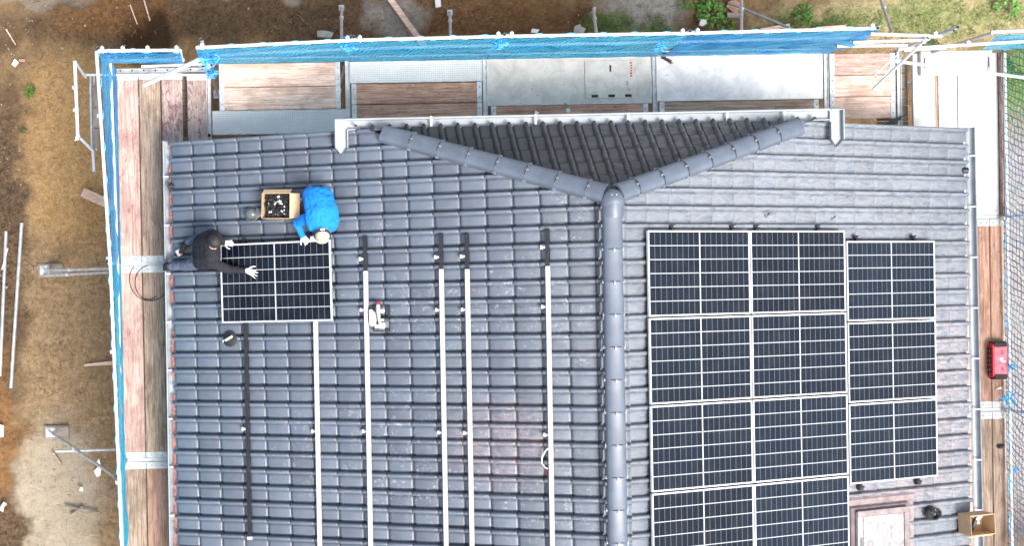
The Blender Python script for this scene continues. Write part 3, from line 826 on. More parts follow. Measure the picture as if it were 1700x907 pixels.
b = MB(['white']); b.M = SM(-1, 5.281, -3.40, 0); b.box((-.03, -.025, .05), (.03, .02, .115), 0, .005); b.build('end_cap', o)
rail(-1, 4.185, .95, -7.2, .75, [-1.831], 'silver rail starting under the right half of the lone panel', GRL)
rail(-1, 3.412, .912, -7.2, .426, [.595, -.118, -1.816], 'silver rail with the grinder lying against it', GRL)
rail(-1, 2.305, .908, -7.2, .425, [.59, -.133, -1.811], 'left one of the close pair of silver rails', GRL)
rail(-1, 1.937, .896, -7.2, .416, [.59, -.133, -1.811], 'right one of the close pair of silver rails', GRL)
cr = rail(-1, .826, .922, -7.2, .429, [.68, -.11, -1.814], 'silver rail nearest the ridge with a red and white cable looping out', GRL)
GRR = 'black mounting rails under the right array'
for i, (s, ya, yb) in enumerate(((.95, .925, -4.9), (1.98, .925, -4.9), (2.40, .928, -4.9), (3.52, .93, -4.9), (4.24, .78, -2.79), (5.37, .78, -2.79))):
    o = rail(1, s, ya, yb, None, [], 'black rail whose end shows above the panels, %s from the ridge' % ('first', 'second', 'third', 'fourth', 'fifth', 'sixth')[i], GRR)
    b = MB(['black', 'galv']); b.M = SM(1, s, ya - .01, .05)
    b.box((-.03, -.01, .0), (.03, .035, .06), 0, .004); b.box((-.055, .0, .02), (-.03, .028, .055), 0); b.cyl((0, .012, .05), (0, .012, .075), .01, n=6, mi=1)
    b.build('end_clamp', o)
    if i > 3:
        b = MB(['black']); b.M = SM(1, s, yb + .02, .05); b.box((-.035, -.06, .0), (.035, .0, .06), 0, .004); b.box((.035, -.03, .02), (.065, .0, .05), 0); b.build('end_clamp', o)
# loose cable
b = MB(['white', 'redp'])
b.tube([SL(-1, .86, -1.99, .11), SL(-1, .90, -2.03, .09), SL(-1, .955, -2.12, .06), SL(-1, .955, -2.2, .06), SL(-1, .91, -2.25, .07), SL(-1, .875, -2.26, .09)], .010, 8)
b.tube([SL(-1, .90, -2.24, .06), SL(-1, .885, -2.29, .05), SL(-1, .88, -2.45, .03)], .008, 6, 1)
single('cable', b, 'short white cable loop with a red end beside the silver rail nearest the ridge', 'cable')
b = MB(['black']); b.tube([SL(-1, s, -.10 + .02 * math.sin(s * 3), .055) for s in [.2 + .1 * i for i in range(24)]], .0025, 5)
single('string_line', b, 'thin dark string stretched across the three rails near the ridge', 'string')
# ventilation stubs right of the ridge
for i, (s, y, l) in enumerate(((2.647, 1.092, 'small dark vent plug on the tiles above the first pair of panels'), (3.857, 1.057, 'small dark vent plug on the tiles further from the ridge'))):
    b = MB(['black', 'greyp']); b.M = SM(1, s, y, .0, .6); b.box((-.05, -.012, .0), (.05, .012, .03), 0, .004); b.cyl((-.02, .0, 0), (-.02, 0, .03), .035, .03, 12, 1)
    single('vent_plug', b, l, 'vent plug', 'vent plugs above the array')
for (px, py, sd_, l) in ((283, 309, -1, 'small dark snow guard end poking out at the left eave'), (1601, 283, 1, 'dark plug in the roll of a tile at the right eave')):
    z = 4.82; q = at(px, py, z); b = MB(['black']); b.M = T(q.x, q.y, z); b.cyl((-.03, 0, .0), (.05, 0, .0), .04, .045, 12); b.ball((0, 0, .01), (.05, .04, .03))
    single('eave_plug', b, l, 'plug', 'eave plugs')

# ================================================================ THINGS ON THE ROOF
# box of clamps
def carton(mtx, L, Wd, H, label, flaps, mats=('card', 'cardin'), t=.006):
    o = empty('cardboard_box', label, 'cardboard box', mtx)
    b = MB(mats); b.M = mtx; X, Y = L / 2, Wd / 2
    for (a, c) in (((-X, -Y, 0), (X, -Y + t, H)), ((-X, Y - t, 0), (X, Y, H)), ((-X, -Y + t, 0), (-X + t, Y - t, H)), ((X - t, -Y + t, 0), (X, Y - t, H)), ((-X + t, -Y + t, 0), (X - t, Y - t, t))): b.box(a, c)
    b.build('carton', o, smooth=False)
    for (e, ang, ln) in flaps:
        f = MB(mats[::-1]); 
        rot = {'+x': (X, 0, 0, Wd), '-x': (-X, 0, PI, Wd), '+y': (0, Y, PI / 2, L), '-y': (0, -Y, -PI / 2, L)}[e]
        f.M = mtx @ T(rot[0], rot[1], H, rot[2]) @ Matrix.Rotation(-ang, 4, 'Y')
        f.box((.002, -rot[3] / 2 + .004, -.004), (ln, rot[3] / 2 - .004, 0)); f.build('flap', o, smooth=False)
    return o
mb_ = SM(-1, 4.67, 1.375, .06, math.radians(178))
carton(mb_, .44, .36, .24, 'open cardboard box full of black clamps on the left roof slope', [('+x', -.35, .14), ('+y', -.9, .09), ('-x', -1.45, .09)])
random.seed(5)
b = MB(['black', 'white', 'rubber'])
for i in range(230):
    b.M = mb_ @ T(random.uniform(-.18, .18), random.uniform(-.14, .14), .13 + random.uniform(0, .07), random.random() * 6, random.uniform(-.8, .8), random.uniform(-.8, .8))
    mi = 1 if random.random() < .11 else random.choice((0, 2)); b.box((-.024, -.012, -.008), (.024, .012, .008), mi); b.box((-.024, -.012, .008), (-.014, .012, .026), mi)
tag(b.build('clamps', smooth=False, weld=False), 'loose heap of small black clamps filling the open cardboard box', 'clamps', kind='stuff')

mc = SM(1, 6.42, -3.46, .07, math.radians(3)) @ T(0, 0, .02, 0, 0, math.radians(-14))
carton(mc, .40, .30, .30, 'tilted open cardboard box at the right eave holding a black and white tool', [('-y', -1.2, .12), ('+y', -2.0, .05)], ('card', 'cardin'))
b = MB(['black', 'white', 'twig']); b.M = mc @ T(.02, .02, .05)
b.tube([(-.04, -.10, .03), (-.02, 0, .05), (.02, .08, .08)], [.03, .035, .03], 10, 0); b.tube([(.0, .03, .08), (.05, .10, .11)], [.03, .035], 10, 1); b.ball((-.05, -.11, .03), .03, 0); b.ball((.03, -.02, .06), .025, 1)
single('cordless_tool', b, 'black and white cordless tool lying in the tilted box at the right eave', 'tool')
# coiled black strap with yellow end
b = MB(['rubber', 'khaki']); b.M = SM(1, 5.62, -3.27, .05)
for k in range(9):
    a0 = k * .7; b.tube([(.09 * math.cos(a0 + t) * (1 + .15 * math.sin(k)) , .085 * math.sin(a0 + t), .02 + .012 * k + .01 * math.sin(t * 2)) for t in [i * .35 for i in range(10)]], .013, 6)
b.ball((.0, .02, .05), (.07, .05, .05), 0); b.box((.09, -.10, .01), (.15, -.06, .04), 1, .006)
b.tube([(.05, -.04, .05), (.10, -.09, .04)], .012, 6)
single('harness', b, 'crumpled black strap harness with a yellow buckle right of the skylight', 'harness')
# suction lifter
def cupthing(mtx, label):
    t = empty('suction_lifter', label, 'suction lifter', mtx)
    b = MB(['rubber']); b.M = mtx
    prof = [(.105, 0), (.115, .008), (.105, .018), (.085, .022), (.07, .03)]
    n = 24; vs = [(r * math.cos(2 * PI * i / n), r * math.sin(2 * PI * i / n), z) for r, z in prof for i in range(n)]
    b.add(vs, [(k * n + i, k * n + (i + 1) % n, (k + 1) * n + (i + 1) % n, (k + 1) * n + i) for k in range(4) for i in range(n)] + [tuple(range(4 * n, 5 * n)), tuple(range(n - 1, -1, -1))]); b.build('suction_cup', t)
    b = MB(['alu', 'black']); b.M = mtx @ T(0, 0, .03, math.radians(28)); b.box((-.09, -.022, .03), (.05, .016, .055), 0, .008); b.box((-.085, -.014, 0), (-.065, .01, .03), 1); b.box((.03, -.014, 0), (.05, .01, .03), 1)
    b.tube([(.05, 0, .04), (.08, -.03, .03), (.10, .0, .02)], .006, 6, 0); b.build('handle', t)
cupthing(SM(-1, 5.555, -.514, .05), 'round black suction lifter with a silver handle below the lone panel')
# hard plastic lid
t = empty('work_helmet', 'smoky grey translucent helmet lying between the crouching worker and the box', 'helmet', SM(-1, 5.16, 1.29, .05))
b = MB(['smoke']); b.M = SM(-1, 5.16, 1.29, .05) @ T(0, 0, 0, 0, .1, .25)
b.ball((0, 0, .01), (.105, .09, .10), 0, 24, 14); b.build('shell', t)
b = MB(['greyp']); b.M = SM(-1, 5.16, 1.29, .05) @ T(0, 0, 0, 0, .1, .25)
b.tube([(.13 * math.cos(a) - .01, .105 * math.sin(a), .012) for a in [2 * PI * i / 28 for i in range(29)]], .008, 6); b.ball((-.10, 0, .015), (.06, .075, .012), 0, 16, 6); b.build('brim', t)
# grinder
gm = SM(-1, 3.22, -.22, .06, PI)
t = empty('angle_grinder', 'white and grey power tool with a red knob leaning against the silver rail', 'power tool', gm)
b = MB(['white', 'galv']); b.M = gm
b.prism([(-.125, .10), (-.10, .11), (-.05, .06), (-.04, -.02), (-.05, -.12), (-.10, -.13), (-.12, -.10)], .02, .085)
b.box((.0, -.16, .01), (.085, -.08, .06), 0, .012); b.box((-.06, -.155, .0), (.0, -.10, .06), 0, .012); b.box((.03, .06, .02), (.085, .11, .07), 0, .01)
b.build('housing', t, ang=30)
b = MB(['galv', 'greyp']); b.M = gm; b.tube([(.0, .17, .06), (.0, .08, .065), (.01, -.02, .06), (.02, -.09, .05)], [.028, .03, .024, .02], 12); b.box((.02, -.06, .03), (.08, -.02, .09), 0, .01); b.build('motor', t)
b = MB(['redp']); b.M = gm; b.ball((.0, .19, .07), (.032, .028, .032)); b.build('knob', t)
b = MB(['greyp', 'black']); b.M = gm
for (x0, y0, x1, y1) in ((-.09, .15, .15, .165), (.135, -.2, .15, .165), (-.09, -.2, .15, -.185), (-.10, -.2, -.085, .165), (.02, -.02, .15, -.005)): b.box((min(x0, x1), min(y0, y1), .0), (max(x0, x1), max(y0, y1), .018), 1)
b.box((.06, -.15, .0), (.14, -.06, .02), 0, .004); b.build('guard', t, smooth=False)
# knee pad + metal square beside the box
b = MB(['white', 'galv']); b.M = SM(-1, 4.37, 1.40, .12, math.radians(165)); b.box((-.012, -.09, 0), (.022, .08, .025), 0, .004); b.M = b.M @ T(-.05, -.05, -.02, .5); b.box((-.02, -.03, 0), (.02, .03, .02), 1)
single('spirit_level', b, 'short white folding rule standing between the box and the blue worker', 'tool')

# ================================================================ PEOPLE
def remesh_body(name, parts, regions, mats, parent, voxel=.008, fold=.011):
    """one continuous body surface grown round capsules; each region of it gets the material of the nearest limb"""
    b = MB([mats[0]])
    for p0, p1, r0, r1 in parts:
        p0, p1 = V(p0), V(p1); L = (p1 - p0).length
        n = max(2, int(L / .03)); 
        if L < 1e-4: b.ball(p0, r0); continue
        b.cyl(p0, p1, r0, r1, 14); b.ball(p0, r0 * .998, 0, 14, 10); b.ball(p1, r1 * .998, 0, 14, 10)
    o = b.build('tmp', smooth=True, weld=False)
    md = o.modifiers.new('r', 'REMESH'); md.mode = 'VOXEL'; md.voxel_size = voxel
    sm = o.modifiers.new('s', 'SMOOTH'); sm.iterations = 5; sm.factor = .5
    C.objects.unlink(o); ts = bpy.data.scenes.new('modelling'); ts.collection.objects.link(o)      # evaluate it alone: much faster
    vl = ts.view_layers[0]; vl.update(); dg = vl.depsgraph; me = bpy.data.meshes.new_from_object(o.evaluated_get(dg), depsgraph=dg)
    old = o.data; bpy.data.objects.remove(o); bpy.data.meshes.remove(old); bpy.data.scenes.remove(ts)
    me.materials.clear()
    for m_ in mats: me.materials.append(M[m_])
    def dist(p, a, c, ra, rc):
        d = c - a; l2 = d.length_squared; t = 0 if l2 < 1e-9 else max(0, min(1, (p - a).dot(d) / l2)); return (p - a - d * t).length - (ra + (rc - ra) * t)
    segs = [(V(p[0]), V(p[1]), p[2], p[3]) for p in parts]
    cloths = {i for i, n_ in enumerate(mats) if n_ not in ('skin', 'glove', 'sole')}
    reg = []
    near = []
    for v in me.vertices:
        best = min(range(len(segs)), key=lambda i: dist(v.co, *segs[i])); near.append(regions[best])
    nrm = [v.normal.copy() for v in me.vertices]
    for v, rg, vn in zip(me.vertices, near, nrm):
        if rg in cloths:
            q = v.co * 8; d = noise.noise(q) + .6 * noise.noise(q * 2.1 + V((4, 4, 4)))
            ridge = 1 - abs(noise.noise(v.co * 15 + V((9, 1, 2)))) * 2
            v.co += vn * fold * (d * .8 + ridge * .5)
    for p in me.polygons:
        rs = [near[i] for i in p.vertices]; p.material_index = max(set(rs), key=rs.count); p.use_smooth = True
    inv = wm(parent).inverted()
    me.transform(inv)
    ob = bpy.data.objects.new(name, me); C.objects.link(ob); ob.parent = parent
    return ob
def hand(P, wrist, direc, spreadv, normal, R, size=1., curl=.35, spread=.25, thumb=1):
    """palm + five fingers; P is a list to fill with capsules"""
    d = V(direc).normalized(); n = V(normal).normalized(); s = V(spreadv); s = (s - d * s.dot(d)).normalized(); n = d.cross(s) * (1 if d.cross(s).dot(n) > 0 else -1)
    w0 = V(wrist); L = .085 * size
    for k in range(4):
        off = (k - 1.5) * .021 * size; P.append((w0 + s * off * .55, w0 + d * L + s * off, .016 * size, .0125 * size))
    for k, fl in enumerate((.068, .08, .074, .056)):
        off = (k - 1.5) * .021 * size; dd = (d + s * (k - 1.5) * spread).normalized(); b0 = w0 + d * L + s * off; q = b0; a = 0
        for j, fr in enumerate((.45, .31, .24)):
            a += curl * (.5 if j == 0 else 1); v = dd * math.cos(a) - n * math.sin(a); e = q + v * fl * size * fr; P.append((q, e, (.0105 - j * .001) * size, (.0098 - j * .001) * size)); q = e
    q = w0 + d * .02 * size - s * .024 * thumb * size
    for j, l in enumerate((.042, .034, .026)):
        v = (d * (.55 + .25 * j) - s * thumb * (.8 - .25 * j) - n * .25).normalized(); e = q + v * l * size; P.append((q, e, .0125 * size, .0105 * size)); q = e
def Lf(px, py, h):            # a point of the left slope's neighbourhood seen at that pixel, h above the tiles
    d = CROT @ V(((px - CX) / FPX, -(py - CY) / FPX, -1.)); n = V((-math.sin(TH), 0, math.cos(TH))); p0 = V((0, 0, APEX)) + n * h
    return CAM + d * ((p0 - CAM).dot(n) / d.dot(n))

# --- worker in dark jacket: sits astride the left eave, one knee up, leaning over the panel
w1 = empty('person', 'crouching worker in dark jacket and grey trousers leaning over the lone panel', 'person', T(*Lf(330, 425, 0)))
P = []; R = []
def seg(a, c, ra, rc, r): P.append((V(a), V(c), ra, rc)); R.append(r)
# regions 0 jacket 1 trousers 2 glove 3 skin 4 boot 5 hair
pel = Lf(329, 420, .30)
for dx, r in ((-12, .115), (12, .115)): seg(Lf(330, 420 + dx * .6, .28), Lf(334, 420 + dx * .5, .36), r, .11, 1)
spine = [Lf(333, 418, .34), Lf(338, 417, .44), Lf(346, 416, .52), Lf(352, 414, .57)]
for i in range(3): 
    for k in (-1, -.5, 0, .5, 1): seg(spine[i] + V((0, k * .085, 0)), spine[i + 1] + V((0, k * .10, 0)), .12, .125, 0)
shL, shR = Lf(350, 436, .54), Lf(347, 393, .54)
seg(shL, shR, .085, .085, 0)
seg(Lf(333, 436, .34), shL, .11, .09, 0); seg(Lf(333, 402, .34), shR, .11, .09, 0)
elL = Lf(381, 448, .33); wrL = Lf(405, 449, .27)
seg(shL, elL, .078, .062, 0); seg(elL, wrL, .060, .042, 0)
elR = Lf(357, 388, .36); wrR = Lf(371, 403, .27)
seg(shR, elR, .078, .060, 0); seg(elR, wrR, .058, .040, 0)
neck = Lf(354, 409, .64); hd = Lf(357, 402, .74)
seg(spine[3], neck, .075, .062, 0); seg(neck, hd, .058, .06, 3)
# head: skull, jaw, nose, ears, turned down to the panel
fd = (Lf(376, 408, .50) - hd).normalized(); upv = (hd - neck).normalized()
sd2 = fd.cross(upv).normalized(); up2 = sd2.cross(fd)
seg(hd - fd * .02, hd + fd * .015, .092, .088, 3); seg(hd + fd * .03 - up2 * .04, hd + fd * .06 - up2 * .07, .058, .045, 3)
seg(hd + fd * .09 - up2 * .01, hd + fd * .112 - up2 * .035, .012, .015, 3)
for k in (-1, 1): seg(hd + sd2 * .088 * k, hd + sd2 * .096 * k - up2 * .03, .018, .012, 3)
n0 = len(P); seg(wrL, wrL + (wrL - elL).normalized() * .05, .036, .03, 2)
hand(P, wrL + (wrL - elL).normalized() * .03, Lf(425, 456, .24) - wrL, V((0, 1, 0)), V((0, 0, 1)), R, 1.12, .12, .30, -1); 
hand(P, wrR, Lf(384, 404, .27) - wrR, V((0, 1, 0)), V((0, 0, 1)), R, 1.0, .5, .12, 1)
R += [2] * (len(P) - len(R))
# leg stretched to the gutter
hpA = Lf(328, 437, .26); knA = Lf(307, 441, .17); anA = Lf(284, 442, .13)
seg(hpA, knA, .10, .078, 1); seg(knA, anA, .076, .058, 1); seg(anA, Lf(276, 442, .12), .05, .05, 4); seg(Lf(279, 444, .08), Lf(275, 455, .03) * .2 + Lf(274, 443, .10) * .8, .045, .04, 4)
# bent leg
hpB = Lf(330, 406, .27); knB = Lf(350, 388, .20); anB = Lf(313, 401, .12)
seg(hpB, knB, .105, .082, 1); seg(knB, anB, .078, .056, 1); seg(anB, Lf(305, 409, .09), .052, .048, 4); seg(Lf(305, 409, .09), Lf(301, 418, .09), .045, .038, 4)
remesh_body('body', P, R, ['navyjacket', 'greytrouser', 'glove', 'skin', 'boot'], w1)
hb = MB(['hair'])
mm = Matrix((sd2, fd, up2)).transposed().to_4x4(); mm.translation = hd - fd * .022 + up2 * .018
hb.M = mm; hb.ball((0, 0, 0), (.104, .108, .098), 0, 28, 18)
for p in hb.v:
    p += (p - mm.translation).normalized() * .006 * noise.noise(p * 28)
hb.build('hair', w1, weld=False)
sb = MB(['sole']); sb.M = T(*Lf(300, 418, .075), .5); sb.box((-.07, -.05, -.02), (.02, .05, .02), 0, .012); sb.build('sole', w1)

# --- worker in blue: kneels with his head down over the top edge of the panel
w2 = empty('person', 'kneeling worker in bright blue sweatshirt and khaki cap above the lone panel', 'person', T(*Lf(530, 350, 0)))
P = []; R = []
sp = [Lf(527, 322, .40), Lf(530, 336, .46), Lf(534, 350, .50), Lf(535, 364, .50), Lf(535, 372, .48)]
wd = [.105, .115, .125, .14, .12]
for i in range(4):
    for k in (-1, -.67, -.33, 0, .33, .67, 1): seg(sp[i] + V((k * wd[i], 0, -.05 * k * k)), sp[i + 1] + V((k * wd[i + 1], 0, -.05 * k * k)), .105, .105, 0)
shA, shB = Lf(515, 359, .46), Lf(549, 370, .46)
seg(shA, Lf(530, 366, .48), .085, .1, 0); seg(shB, Lf(540, 366, .48), .082, .1, 0)
elA = Lf(494, 371, .30); wrA = Lf(502, 391, .25)
seg(shA, elA, .08, .062, 0); seg(elA, wrA, .060, .042, 0)
elB = Lf(552, 378, .28); wrB = Lf(528, 392, .20)
seg(shB, elB, .078, .06, 0); seg(elB, wrB, .056, .04, 0)
nk = Lf(534, 380, .50); h2 = Lf(535, 389, .50)
seg(sp[4], nk, .075, .06, 0); seg(nk, h2, .058, .062, 3)
f2d = (V((.0, -.6, -.8))).normalized(); s2 = V((1, 0, 0)); u2 = s2.cross(f2d); u2 = -u2 if u2.y > 0 else u2
seg(h2 - f2d * .02, h2 + f2d * .015, .092, .086, 3); seg(h2 + f2d * .05 - u2 * .03, h2 + f2d * .08 - u2 * .05, .05, .042, 3); seg(h2 + f2d * .10, h2 + f2d * .115 - u2 * .02, .012, .014, 3)
for k in (-1, 1): seg(h2 + s2 * .09 * k, h2 + s2 * .098 * k - u2 * .03, .018, .012, 3)
seg(wrA, wrA + (wrA - elA).normalized() * .04, .036, .03, 2)
hand(P, wrA, Lf(509, 401, .22) - wrA, V((1, 0, 0)), V((0, 0, 1)), R, 1.05, .35, .15, 1)
hand(P, wrB, Lf(514, 399, .20) - wrB, V((0, 1, 0)), V((0, 0, 1)), R, 1.0, .4, .15, 1)
R += [2] * (len(P) - len(R))
for (hp, kn, an, to) in ((Lf(518, 330, .29), Lf(504, 350, .13), Lf(512, 322, .10), Lf(514, 312, .07)), (Lf(538, 330, .29), Lf(547, 352, .13), Lf(537, 324, .10), Lf(538, 313, .07))):
    seg(hp, kn, .11, .08, 1); seg(kn, an, .075, .055, 1); seg(an, to, .05, .042, 4)
seg(Lf(520, 328, .29), Lf(536, 328, .29), .11, .11, 1)
remesh_body('body', P, R, ['bluesweat', 'darktrouser', 'glove', 'skin', 'bootgrey'], w2)
cb = MB(['khaki', 'capdark', 'white']); mm = Matrix((s2, f2d, u2)).transposed().to_4x4(); mm.translation = h2 + u2 * .028 - f2d * .012
cb.M = mm
vs = []; nu, nv = 28, 9
for j in range(nv + 1):
    t_ = PI * .52 * j / nv
    for i in range(nu): a = 2 * PI * i / nu; vs.append((.103 * math.sin(t_) * math.cos(a), .108 * math.sin(t_) * math.sin(a), .095 * math.cos(t_)))
cb.add(vs, [(j * nu + i, (j + 1) * nu + i, (j + 1) * nu + (i + 1) % nu, j * nu + (i + 1) % nu) for j in range(nv) for i in range(nu)])
cb.ball((0, 0, .095), .012); cb.build('cap', w2)
cb = MB(['capdark', 'white']); cb.M = mm; cb.tube([(.106 * math.cos(a), .111 * math.sin(a), .0) for a in [2 * PI * i / 28 for i in range(29)]], .017, 8, 0); cb.box((-.03, -.135, -.012), (.03, -.12, .014), 1, .004); cb.build('cap_strap', w2)
cb = MB(['khaki']); cb.M = mm; cb.ball((0, .13, -.01), (.085, .075, .010), 0, 20, 6); cb.build('cap_brim', w2)

# ================================================================ SCAFFOLD
GB = 'scaffold boards'
def board(x0, x1, y0, y1, mat, label, z=DECK, th=.045, ends=None, group=GB, name='scaffold_board'):
    ax = 'y' if (y1 - y0) > (x1 - x0) else 'x'
    t = empty(name, label, 'scaffold board', T((x0 + x1) / 2, (y0 + y1) / 2, z - th), group)
    b = MB([mat + ax]); b.box((x0, y0, z - th), (x1, y1, z), 0, .008)
    if ax == 'y' and (y1 - y0) > 1.5 or ax == 'x' and (x1 - x0) > 1.5:      # two or three laths bolted side by side, with fine joints
        pass
    b.build('plank', t)
    if ends is None: ends = (1, 1)
    for k, e in enumerate(ends):
        if not e: continue
        m_ = MB(['galv', 'dark'])
        if ax == 'y':
            yy = (y0, y0 + .10) if k == 0 else (y1 - .10, y1); m_.box((x0 - .004, yy[0] - .004, z - th - .004), (x1 + .004, yy[1], z + .006), 0, .004)
            for q in (.25, .75):
                X = x0 + (x1 - x0) * q; m_.cyl((X, (yy[0] + yy[1]) / 2, z + .006), (X, (yy[0] + yy[1]) / 2, z + .012), .008, n=8, mi=1)
        else:
            xx = (x0, x0 + .075) if k == 0 else (x1 - .075, x1); m_.box((xx[0] - .004, y0 - .004, z - th - .004), (xx[1], y1 + .004, z + .006), 0, .004)
            for q in (.25, .75):
                Y = y0 + (y1 - y0) * q; m_.cyl(((xx[0] + xx[1]) / 2, Y, z + .006), ((xx[0] + xx[1]) / 2, Y, z + .012), .008, n=8, mi=1)
        m_.build('end_plate', t)
    return t
def steel(x0, x1, y0, y1, label, z=DECK, mat='perf', name='steel_plank', group='steel scaffold planks', cat='steel plank', rim='galv', ax=None):
    t = empty(name, label, cat, T((x0 + x1) / 2, (y0 + y1) / 2, z - .07), group)
    b = MB([mat]); b.box((x0 + .014, y0 + .014, z - .01), (x1 - .014, y1 - .014, z)); b.build('deck_plate', t, smooth=False)
    b = MB([rim])
    for (a, c, d, e) in ((x0, x1, y0, y0 + .014), (x0, x1, y1 - .014, y1), (x0, x0 + .014, y0 + .014, y1 - .014), (x1 - .014, x1, y0 + .014, y1 - .014)): b.box((a, d, z - .07), (c, e, z + .004))
    b.build('edge_rail', t, smooth=False)
    return t
# left walkway
xs_ = [(-6.79, -6.455), (-6.44, -6.115), (-6.095, -5.775), (-5.70, -5.38)]
names = ['outermost', 'second from the net', 'third from the net', 'innermost, half under the roof']
ys_ = [(.66, 3.58), (-2.38, .60), (-5.4, -2.44)]
bayn = ['in the bay at the top left corner', 'in the middle bay of the left walkway', 'in the bottom bay of the left walkway']
mt = [['w_pink', 'w_tan', 'w_plum', 'w_plum'], ['w_pink', 'w_tan', 'w_tan', None], ['w_tan', 'w_red', 'w_tan', None]]
for j, (y0, y1) in enumerate(ys_):
    for i, (x0, x1) in enumerate(xs_):
        if mt[j][i] is None: continue
        y00 = 1.6 if i == 3 else y0
        board(x0, x1, y00, y1 - (.0 if i < 3 else .02), mt[j][i], '%s board %s, %s' % ({'w_pink': 'pink stained', 'w_tan': 'weathered brown', 'w_plum': 'plum stained', 'w_red': 'dark red'}[mt[j][i]], names[i], bayn[j]))
# grey cross boards seen in the gap between the corner boards
for i in range(7):
    board(-5.79, -5.34, 1.9 + i * .24, 2.12 + i * .24, 'w_grey', 'short old grey board low under the corner, %s from the roof edge' % ('first', 'second', 'third', 'fourth', 'fifth', 'sixth', 'seventh')[i], z=3.55, ends=(0, 0), group='old boards under the top left corner')
# back walkway
board(-5.20, -3.33, 3.34, 3.70, 'w_pale', 'pale pink board under the net in the leftmost back bay', ends=(1, 1))
board(-5.20, -3.33, 2.985, 3.33, 'w_pale', 'pale pink board with a dark streak beside the white steel plank', ends=(1, 1))
steel(-5.32, -3.24, 2.61, 2.975, 'long white steel plank nearest the roof in the leftmost back bay', ax='x')
steel(-3.18, -1.13, 3.37, 3.70, 'perforated steel plank under the net in the second back bay', ax='x')
board(-3.16, -1.14, 3.045, 3.355, 'w_red', 'reddish knotty board below the perforated plank of the second bay')
board(-3.16, -1.14, 2.72, 3.03, 'w_red', 'reddish board against the white gutter in the second bay')
# trapdoor deck
t = steel(-1.06, 1.50, 2.985, 3.71, 'grey dusty trapdoor deck in the middle back bay', mat='plygrey', name='trapdoor_deck', cat='scaffold deck', group='wide scaffold decks')
b = MB(['plygrey', 'galv', 'dark'])
for x in (-.72, -.43, -.15, .13, .38, 1.32): b.box((x - .003, 3.0, DECK + .0005), (x + .003, 3.695, DECK + .003), 1)
b.box((.46, 3.07, DECK + .002), (1.25, 3.655, DECK + .016), 0, .004)
for x in (.735, .99): b.box((x - .004, 3.08, DECK + .016), (x + .004, 3.64, DECK + .018), 1)
for x in (.56, .82, 1.08): b.box((x, 3.085, DECK + .016), (x + .10, 3.125, DECK + .024), 2)
b.box((.845, 3.48, DECK + .016), (.87, 3.58, DECK + .024), 2); b.build('hatch', t, smooth=False)
b = MB(['redp'])
for k in range(6): b.box((1.165 + random.uniform(-.01, .01), 3.40 + k * .04, DECK + .0185), (1.195, 3.425 + k * .04, DECK + .0195))
b.build('faded_marking', t, smooth=False)
board(-1.0, 1.44, 2.70, 2.975, 'w_red', 'brown board with litter between the trapdoor deck and the gutter')
steel(1.58, 4.17, 3.01, 3.735, 'bright white deck in the fourth back bay', mat='plywhite', name='wide_deck', cat='scaffold deck', group='wide scaffold decks', rim='alu')
board(1.62, 4.10, 2.70, 2.995, 'w_tan', 'dark brown board between the bright white deck and the gutter')
board(4.28, 5.30, 3.37, 3.70, 'w_pink', 'rose coloured board under the crossed tubes in the short bay')
board(4.28, 5.30, 3.035, 3.36, 'w_pale', 'pale grained board in the middle of the short bay')
board(4.28, 5.30, 2.69, 3.025, 'w_pale', 'pale board with a brown streak against the roof in the short bay')
for i in range(5):
    board(5.10, 5.58, 2.42 + i * .25, 2.655 + i * .25, 'w_grey', 'old grey board in the gap before the right walkway, %s from the roof' % ('first', 'second', 'third', 'fourth', 'fifth')[i], z=3.6, ends=(0, 0), group='old boards in the right gap')
# right walkway
steel(5.58, 5.92, 2.1, 3.68, 'narrow white deck at the start of the right walkway', mat='plywhite', name='narrow_deck', cat='scaffold deck', group='white decks of the right walkway', rim='alu', ax='y')
board(5.925, 5.965, 2.1, 3.66, 'w_red', 'thin reddish strip of wood beside the perforated plank at the right', ends=(0, 0))
steel(5.975, 6.265, 2.1, 3.66, 'perforated steel plank at the top of the right walkway', ax='y')
steel(6.28, 6.90, 1.15, 3.67, 'long white deck under the outer edge of the right walkway', mat='plywhite', name='long_deck', cat='scaffold deck', group='white decks of the right walkway', rim='alu', ax='y')
t = steel(5.67, 6.78, 3.33, 3.70, 'short white deck lying crosswise on top at the right corner', z=DECK + .09, mat='plywhite', name='cross_deck', cat='scaffold deck', group='white decks of the right walkway', rim='alu')
b = MB(['galv', 'dark'])
for x in (5.70, 6.70): b.box((x, 3.35, DECK + .09), (x + .05, 3.68, DECK + .10), 0, .003); b.box((x + .015, 3.44, DECK + .10), (x + .03, 3.6, DECK + .105), 1)
b.build('end_plate', t)
xr_ = [(6.20, 6.545), (6.56, 6.74), (6.755, 6.945)]
for j, (y0, y1) in enumerate([(-1.86, 1.08), (-4.9, -1.93)]):
    for i, (x0, x1) in enumerate(xr_):
        board(x0, x1, y0, y1, ('w_pale', 'w_red', 'w_red') [i] if j == 0 else ('w_pale', 'w_tan', 'w_tan')[i], '%s board of the right walkway, %s bay' % (('inner pale', 'middle', 'outer')[i], ('red toolbox', 'lower right')[j]), group='boards of the right walkway')
b = MB(['w_plumy']); b.box((6.915, 1.12, DECK - .1), (6.945, 3.68, DECK + .11)); single('toe_board', b, 'dark plum toe board standing along the outer edge of the right walkway', 'toe board')

